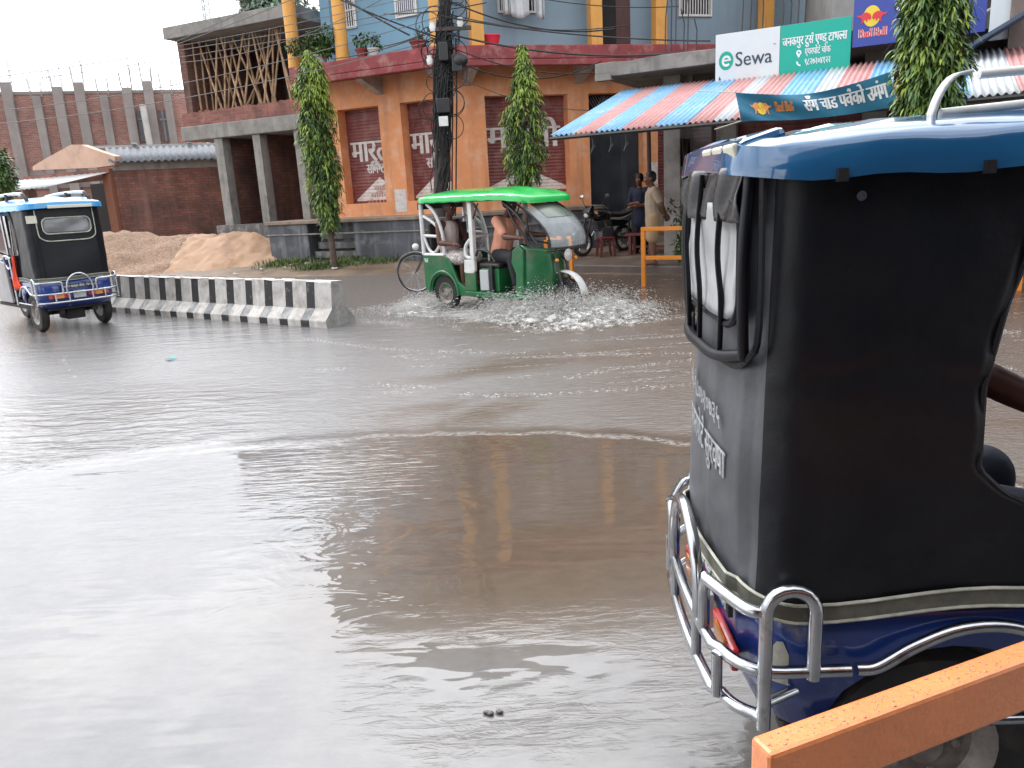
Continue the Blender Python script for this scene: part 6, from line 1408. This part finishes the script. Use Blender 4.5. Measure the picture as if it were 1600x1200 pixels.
def person(label, loc, rz, J, skin, wear, hair='short', vox=.011, look=0.0, nod=0.0, face=True, hands=(True, True), handcurl=.6, s=1.0):
    """J: joints in local space, x forward, y left, z up. One continuous body; hair and clothes are children"""
    o = empty('person', loc, rz, label, 'person'); o.scale = (s, s, s); V = Vector
    g = {k: V(v) for k, v in J.items()}
    b = MB()
    capsule(b, g['pelvis'], g['waist'], .125, .115); capsule(b, g['waist'], g['chest'], .115, .135)
    for sd in 'lr':
        sh, el, wr, hp, kn, an, to = [g[k+sd] for k in ('sh', 'el', 'wr', 'hip', 'kn', 'an', 'toe')]
        capsule(b, g['chest'].lerp(sh, .3), sh, .09, .062); capsule(b, sh, el, .056, .042); capsule(b, el, wr, .043, .027)
        capsule(b, g['pelvis'].lerp(hp, .6), hp, .11, .092); capsule(b, hp, kn, .088, .056); capsule(b, kn, an, .056, .036)
        capsule(b, an-V((0, 0, .03)), to, .042, .032, 10); capsule(b, an-V((0, 0, .035)), an-(to-an)*.25-V((0, 0, .045)), .036, .034, 10)
        if hands[0 if sd == 'l' else 1]:
            d = (wr-el); hand(b, wr+d.normalized()*.01, d+V((0, 0, -.0)), V((0, 0, 1)) if abs(d.normalized().z) < .8 else V((1, 0, 0)), handcurl, 1 if sd == 'l' else -1)
    nk, hd = g['neck'], g['head']; capsule(b, g['chest']+V((0, 0, .10)), nk, .065, .052); capsule(b, nk, hd-V((0, 0, .06)), .052, .05)
    R = Matrix.Rotation(look, 3, 'Z') @ Matrix.Rotation(nod, 3, 'Y'); P = lambda x, y, z: hd + R @ V((x, y, z)); R4 = R.to_4x4()
    b.ball(hd+R @ V((-.005, 0, .025)), (.098, .076, .108), 18, 14, R4); b.ball(P(.035, 0, -.045), (.062, .056, .075), 16, 12, R4); b.ball(P(.058, 0, -.095), (.030, .028, .024), 10, 8, R4)
    capsule(b, P(.088, 0, .012), P(.112, 0, -.032), .011, .017, 8); b.ball(P(.078, .036, -.03), (.026, .024, .022), 8, 6, R4); b.ball(P(.078, -.036, -.03), (.026, .024, .022), 8, 6, R4)
    b.ball(P(.084, 0, .032), (.022, .052, .013), 12, 6, R4); b.ball(P(.084, 0, -.066), (.018, .028, .014), 10, 6, R4)
    for y in (-1, 1): b.ball(P(-.008, y*.078, -.005), (.020, .010, .032), 8, 6, R4)
    body = remesh(b, 'body', skin, o, vox, 3)
    if face:
        for y in (-.032, .032):
            e = MB().ball(P(.088, y, .010), (.012, .015, .009), 10, 6, R4).build('eye', EYEW, body, smooth=60); MB().ball(P(.098, y, .010), (.0045, .0065, .0065), 8, 6, R4).build('pupil', EYEM, e)
            MB().tube([P(.092, y*.45, .029), P(.099, y, .034), P(.086, y*1.6, .027)], .0045, 5).build('eyebrow', HAIR, body)
        MB().ball(P(.099, 0, -.066), (.006, .024, .007), 10, 5, R4).build('lips', LIP, body, smooth=60)
    if hair == 'short' or hair == 'crop':
        h = MB(); k = .014 if hair == 'short' else .004
        h.ball(P(-.018, 0, .048), (.100+k, .079+k, .092+k), 18, 12, R4); h.ball(P(-.05, 0, .005), (.066+k, .070+k, .075), 14, 10, R4)
        if hair == 'short':
            for _ in range(26): a = random.uniform(-1.2, 1.2); h.ball(P(.06*math.cos(a), .075*math.sin(a), .095+random.uniform(-.02, .03)), random.uniform(.016, .028), 7, 5)
        remesh(h, 'hair', HAIR, body, vox, 2)
    for name, mm, segs in wear:
        c = MB()
        for a, d, ra, rb in segs:
            f = lambda q: g[q] if isinstance(q, str) else (g[q[0]].lerp(g[q[1]], q[2]) if len(q) == 3 and isinstance(q[0], str) else V(q))
            capsule(c, f(a), f(d), ra, rb)
        remesh(c, name, mm, o, vox, 3)
    return o
def shirt(sleeve=.75, loose=0.0, hem=None, r=.0):
    S = [('waist', 'chest', .140+loose, .158), ('pelvis', 'waist', .145+loose, .138+loose)]
    for sd in 'lr':
        S += [(('chest', 'sh'+sd, .3), 'sh'+sd, .108, .080), ('sh'+sd, ('sh'+sd, 'el'+sd, sleeve), .074, .064+loose*.3)]
    if hem: S.append(('pelvis', hem, .15+loose, .155+loose))
    return S
def legs(to, r0=.115, r1=.085, r2=.07):
    S = [('pelvis', ('hipl', 'hipr', .5), .150, .145)]
    for sd in 'lr':
        if to <= 1: S.append(('hip'+sd, ('hip'+sd, 'kn'+sd, to), r0, r1))
        else: S += [('hip'+sd, 'kn'+sd, r0, r1), ('kn'+sd, ('kn'+sd, 'an'+sd, to-1), r1, r2)]
    return S
def standing(**k):
    J = dict(pelvis=(0, 0, .90), waist=(0, 0, 1.08), chest=(.01, 0, 1.27), neck=(.02, 0, 1.45), head=(.035, 0, 1.575),
             shl=(0, .18, 1.36), shr=(0, -.18, 1.36), ell=(-.02, .23, 1.09), elr=(-.02, -.23, 1.09), wrl=(.08, .22, .86), wrr=(.08, -.22, .86),
             hipl=(0, .09, .87), hipr=(0, -.09, .87), knl=(.02, .10, .48), knr=(.02, -.10, .48), anl=(0, .10, .08), anr=(0, -.10, .08), toel=(.16, .13, .035), toer=(.16, -.13, .035))
    J.update(k); return J
def seated(h=.72, lean=.0, **k):
    J = dict(pelvis=(0, 0, h+.11), waist=(.02+lean*.3, 0, h+.29), chest=(.03+lean*.7, 0, h+.48), neck=(.05+lean, 0, h+.66), head=(.07+lean*1.15, 0, h+.79),
             shl=(.02+lean*.8, .18, h+.57), shr=(.02+lean*.8, -.18, h+.57), ell=(.10+lean, .24, h+.32), elr=(.10+lean, -.24, h+.32), wrl=(.32, .16, h+.22), wrr=(.32, -.16, h+.22),
             hipl=(.05, .10, h+.08), hipr=(.05, -.10, h+.08), knl=(.45, .13, h+.08), knr=(.45, -.13, h+.08), anl=(.42, .13, h-.30), anr=(.42, -.13, h-.30), toel=(.58, .14, h-.34), toer=(.58, -.14, h-.34))
    J.update(k); return J
# man in navy, facing the street with folded forearms
pA = gnd(1000, 396, .17)
person('smiling person in navy shirt and dark trousers with folded forearms beside the motorcycle', Vector((pA.x+.02, pA.y, .17)), math.radians(-125),
       standing(elr=(.02, -.26, 1.07), ell=(.02, .26, 1.07), wrr=(.24, .02, 1.10), wrl=(.25, -.06, 1.02), head=(.04, .0, 1.58)), SKIN,
       [('shirt', NAVYC, shirt(.8, .012, (0, 0, .70))), ('trousers', DARKC, legs(1.85, .12, .10, .085)), ('shoes', BLACKM, [('anl', 'toel', .05, .045), ('anr', 'toer', .05, .045)])], 'short', look=.15, s=1.0)
pB = gnd(1021, 415, .17)
person('barefoot person in beige shirt and khaki shorts with hands clasped behind the back', Vector((pB.x+.02, pB.y+.1, .17)), math.radians(178),
       standing(ell=(-.12, .25, 1.10), elr=(-.12, -.25, 1.10), wrl=(-.22, .08, .92), wrr=(-.24, -.05, .93), head=(.05, 0, 1.575), pelvis=(-.02, 0, .9), chest=(-.01, 0, 1.27)), SKIN,
       [('shirt', BEIGE, shirt(.7, .012, (-.02, 0, .80))), ('shorts', KHAKI, legs(.92, .125, .11))], 'crop', s=1.0)
# riders of the green rickshaw (placed in its own frame)
gm = Matrix.Translation(GREEN.location) @ Matrix.Rotation(GREEN.rotation_euler.z, 4, 'Z')
def ride(label, x, y, J, skin, wear, hair, look=0.0, **k):
    p = gm @ Vector((x*.955, y*.955, 0)); p.z = GREEN.location.z
    return person(label, p, GREEN.rotation_euler.z, J, skin, wear, hair, look=look, **k)
ride('passenger in pale vest and patterned wrap on rear seat of the green rickshaw', -.10, -.24, seated(.70, .0, elr=(.08, -.24, 1.00), wrr=(.34, -.20, .98), ell=(.06, .26, 1.02), wrl=(.33, .18, .98), toel=(.56, .14, .37), toer=(.56, -.14, .37)), SKIND,
     [('shirt', mat('pale_vest', (.50, .40, .38), .85, var=.15, vs=5), [('waist', 'chest', .138, .150), ('pelvis', 'waist', .142, .136), (('chest', 'shl', .2), ('chest', 'shl', .7), .1, .075), (('chest', 'shr', .2), ('chest', 'shr', .7), .1, .075)]),
      ('wrap', mat('checked_wrap', (.42, .38, .37), .9, var=.9, vs=28), legs(1.0, .12, .10))], 'crop', face=True)
ride('driver in peach pink shirt and dark trousers leaning over the handlebar of the green rickshaw', .92, -.10, seated(.72, .14, elr=(.36, -.26, 1.08), wrr=(.66, -.28, 1.07), ell=(.36, .24, 1.08), wrl=(.66, .27, 1.07), knl=(.42, .16, .80), knr=(.42, -.20, .80), anl=(.50, .16, .42), anr=(.50, -.22, .42), toel=(.66, .16, .37), toer=(.66, -.22, .37)), SKIND,
     [('shirt', PEACH, shirt(.75, .012)), ('trousers', DARKC, legs(1.9, .115, .085, .06))], 'short', look=-.15, nod=.15)
# driver of the near rickshaw, mostly behind the canvas: forearm and knee show past the flap
nm = Matrix.Translation(NL) @ Matrix.Rotation(nh, 4, 'Z'); pd = nm @ Vector((-.08, .0, 0))
ni = (Matrix.Translation((pd.x, pd.y, 0)) @ Matrix.Rotation(nh, 4, 'Z')).inverted(); AE, AW = ni @ aty(1528, 585, 1.86), ni @ aty(1640, 638, 1.80); AK = ni @ aty(1590, 800, 1.80)
person('driver of the close rickshaw, bare forearm and dark blue knee showing past the black canvas', Vector((pd.x, pd.y, 0)), nh,
       seated(.66, .0, shr=(.02, -.16, 1.32), elr=tuple(AE), wrr=tuple(AE+(AW-AE).normalized()*.26), knr=tuple(AK+Vector((.12, .04, -.06))), hipr=(.02, -.08, .80), anr=(.42, -.2, .4), toer=(.58, -.2, .34), knl=(.42, .12, .80)), SKIND,
       [('shirt', DARKC, shirt(.6, .0)), ('trousers', mat('dark_blue_trousers', (.012, .018, .04), .8, var=.2, vs=5), legs(1.9, .115, .085, .06))], 'short', s=1.0)
# ================================================================== spray and foam round the green rickshaw
SPRAY = bpy.data.materials.new('white_spray'); SPRAY.use_nodes = True; N, L = nt(SPRAY); b = N['Principled BSDF']
b.inputs['Base Color'].default_value = (.62, .61, .59, 1); b.inputs['Roughness'].default_value = .55; b.inputs['Transmission Weight'].default_value = .12; b.inputs['IOR'].default_value = 1.33
VEIL = bpy.data.materials.new('thin_spray_veil'); VEIL.use_nodes = True; N, L = nt(VEIL); b = N['Principled BSDF']
b.inputs['Base Color'].default_value = (.72, .71, .69, 1); b.inputs['Roughness'].default_value = .3
tc = N.new('ShaderNodeTexCoord'); mp = N.new('ShaderNodeMapping'); mp.inputs['Scale'].default_value = (9, 9, 22); L.new(tc.outputs['Object'], mp.inputs['Vector'])
nz = noise(N, L, mp.outputs[0], 1, 7, .72); r_ = ramp(N, [(.50, (0, 0, 0)), (.70, (.62, .62, .62))]); L.new(nz.outputs['Fac'], r_.inputs[0]); L.new(r_.outputs[0], b.inputs['Alpha'])
OCT = [(1, 0, 0), (-1, 0, 0), (0, 1, 0), (0, -1, 0), (0, 0, 1), (0, 0, -1)]; OF = [(0, 2, 4), (2, 1, 4), (1, 3, 4), (3, 0, 4), (2, 0, 5), (1, 2, 5), (3, 1, 5), (0, 3, 5)]
def drop(m, p, v, r, st):
    v = v.normalized(); a = v.orthogonal().normalized(); c = v.cross(a)
    n_ = 0; m.add([p + v*o[0]*r*st + a*o[1]*r + c*o[2]*r for o in OCT], OF)
G0 = GREEN.location.copy(); G0.z = 0; gx = Vector((math.cos(GREEN.rotation_euler.z), math.sin(GREEN.rotation_euler.z), 0)); gl_ = Vector((-gx.y, gx.x, 0))
def gp(x, y, z=0): return G0 + gx*x*.955 + gl_*y*.955 + Vector((0, 0, z))
def fan(m, n, base, ang, spread, reach, height, rr=(.0015, .0045)):
    """drops thrown outwards from a wheel: ballistic arcs frozen in flight"""
    for _ in range(n):
        a = ang+random.gauss(0, spread); d = gx*math.cos(a)+gl_*math.sin(a); t = random.random()**.8; k = random.uniform(.35, 1.0)
        R_ = reach*k; H_ = height*random.random()**1.5*k
        p = base + d*R_*t + Vector((random.gauss(0, .02), random.gauss(0, .02), max(.005, 4*H_*t*(1-t)+.01)))
        v = d*R_ + Vector((0, 0, 4*H_*(1-2*t))); drop(m, p, v, random.uniform(*rr)*random.choice((.6, .8, 1, 1, 1.4)), random.uniform(1.5, 6.0))
m = MB()
fan(m, 13500, gp(2.2, -.15), -.6, .8, .95, .50, (.0015, .0045)); fan(m, 6000, gp(2.25, .1), .75, .6, 1.3, .40); fan(m, 13500, gp(2.0, -.2), -1.75, .7, 1.0, .44, (.0015, .0045)); fan(m, 7500, gp(1.5, -.4), -2.1, .7, .9, .36, (.0015, .0045))
fan(m, 6750, gp(.0, -.5), -2.0, .8, .9, .34); fan(m, 1050, gp(-.1, -.5), -1.2, .5, .7, .16); fan(m, 750, gp(-.2, .45), 2.6, .6, .9, .2); fan(m, 1200, gp(-.3, -.3), 3.1, .5, 1.1, .16)
for _ in range(5000):   # low froth along both sides of the wake
    x = random.uniform(-1.3, 3.0); s = random.choice((-1, -1, 1)); y = s*(.55+abs(random.gauss(0, .35))+.12*max(0, 2.2-x)); drop(m, gp(x, y, abs(random.gauss(0, .025))), Vector((random.gauss(0, 1), random.gauss(0, 1), .2)), random.uniform(.002, .007), random.uniform(1, 2.4))
fan(m, 5000, gp(2.15, -.22), -1.2, .8, .62, .56, (.0013, .004)); fan(m, 2500, gp(2.2, .1), -.1, .5, 1.5, .34, (.0013, .004))
o = m.build('water_spray', SPRAY, None, smooth=180); tag(o, 'white spray and droplets thrown up by the wheels of the green rickshaw', 'spray', kind='stuff')
m = MB()
def sheet(base, a0, a1, reach, height, seed):
    def fn(u, v):
        a = a0+(a1-a0)*u; d = gx*math.cos(a)+gl_*math.sin(a); k = reach*(.75+.5*fbm(u*5+seed, 1.5)); t = v
        return base + d*k*t + Vector((0, 0, max(.004, 4*height*(.5+fbm(u*7+seed, v*2))*t*(1-t)*.8+.006)))
    m.grid(fn, 40, 10)
for k in range(3): sheet(gp(2.25, -.05), -1.1-.15*k, .2, 1.0+.18*k, .26-.05*k, k*3.1); sheet(gp(2.2, .0), .2, 1.2, .9+.2*k, .2-.04*k, k*5.7+1); sheet(gp(2.0, -.25), -2.6, -1.0, .65+.2*k, .24-.05*k, k*7.7+2); sheet(gp(.0, -.5), -2.9, -.9, .55+.2*k, .16-.03*k, k*4.4+3)
o = m.build('spray_veil', VEIL, None, smooth=80); tag(o, 'thin torn veils of white water curling off the wheels of the green rickshaw', 'spray', kind='stuff')
# drifting froth lines on the flooded road: small bubbles in long trails
FOAM = mat('off_white_froth', (.50, .485, .47), .45, var=.1, vs=20)
def froth(lines, label):
    m = MB()
    for pts, n, w in lines:
        P = spline([gnd(*p) for p in pts], 12)
        L_ = [0]
        for a, c in zip(P, P[1:]): L_.append(L_[-1]+(c-a).length)
        for _ in range(n):
            t = random.random()*L_[-1]
            if fbm(t*2.3, w*50+pts[0][1]) < .40: continue
            j = max(i for i in range(len(L_)) if L_[i] <= t); j = min(j, len(P)-2); q = P[j].lerp(P[j+1], (t-L_[j])/(L_[j+1]-L_[j]+1e-9)); q.y += random.gauss(0, w); q.x += random.gauss(0, .03)
            r = random.uniform(.0015, .0045)*random.choice((.7, 1, 1.5)); a, c = r*random.uniform(1, 2.6), r*random.uniform(.6, 1.1)
            m.add([(q.x+a*math.cos(2*PI*i/6), q.y+c*math.sin(2*PI*i/6), .002) for i in range(6)]+[(q.x, q.y, .002+r*.35)], [(i, (i+1) % 6, 6) for i in range(6)])
    o = m.build('foam', FOAM, None, smooth=80); tag(o, label, 'foam', kind='stuff')
froth([([(470, 528), (600, 545), (800, 552), (1095, 552)], 800, .045), ([(580, 602), (700, 606), (820, 602), (960, 578), (1095, 560)], 560, .04), ([(600, 612), (800, 618), (1090, 600)], 420, .04), ([(560, 500), (760, 512), (1000, 500), (1100, 492)], 1900, .10),
       ([(900, 470), (1000, 478), (1095, 470)], 900, .12), ([(1555, 520), (1600, 518)], 120, .1), ([(1550, 580), (1610, 575)], 120, .1), ([(190, 470), (100, 560), (290, 640)], 300, .05)],
      'white froth lines drifting across the flooded road')
# ================================================================== camera and render settings
cd = bpy.data.cameras.new('camera'); cd.sensor_width = 36; cd.lens = 36*F/1600; cd.clip_start = .05; cd.clip_end = 2000
co = bpy.data.objects.new('camera', cd); COL.objects.link(co)
M = Matrix((RT, UP, -FW)).transposed().to_4x4(); M.translation = CAM; co.matrix_world = M
scn.camera = co
vs_ = scn.view_settings; vs_.view_transform = 'Standard'; vs_.look = 'None'; vs_.exposure = 0.10; vs_.gamma = 1; vs_.use_curve_mapping = False
scn.cycles.use_denoising = True; scn.cycles.max_bounces = 8; scn.cycles.transparent_max_bounces = 16
scn.cycles.sample_clamp_indirect = 6
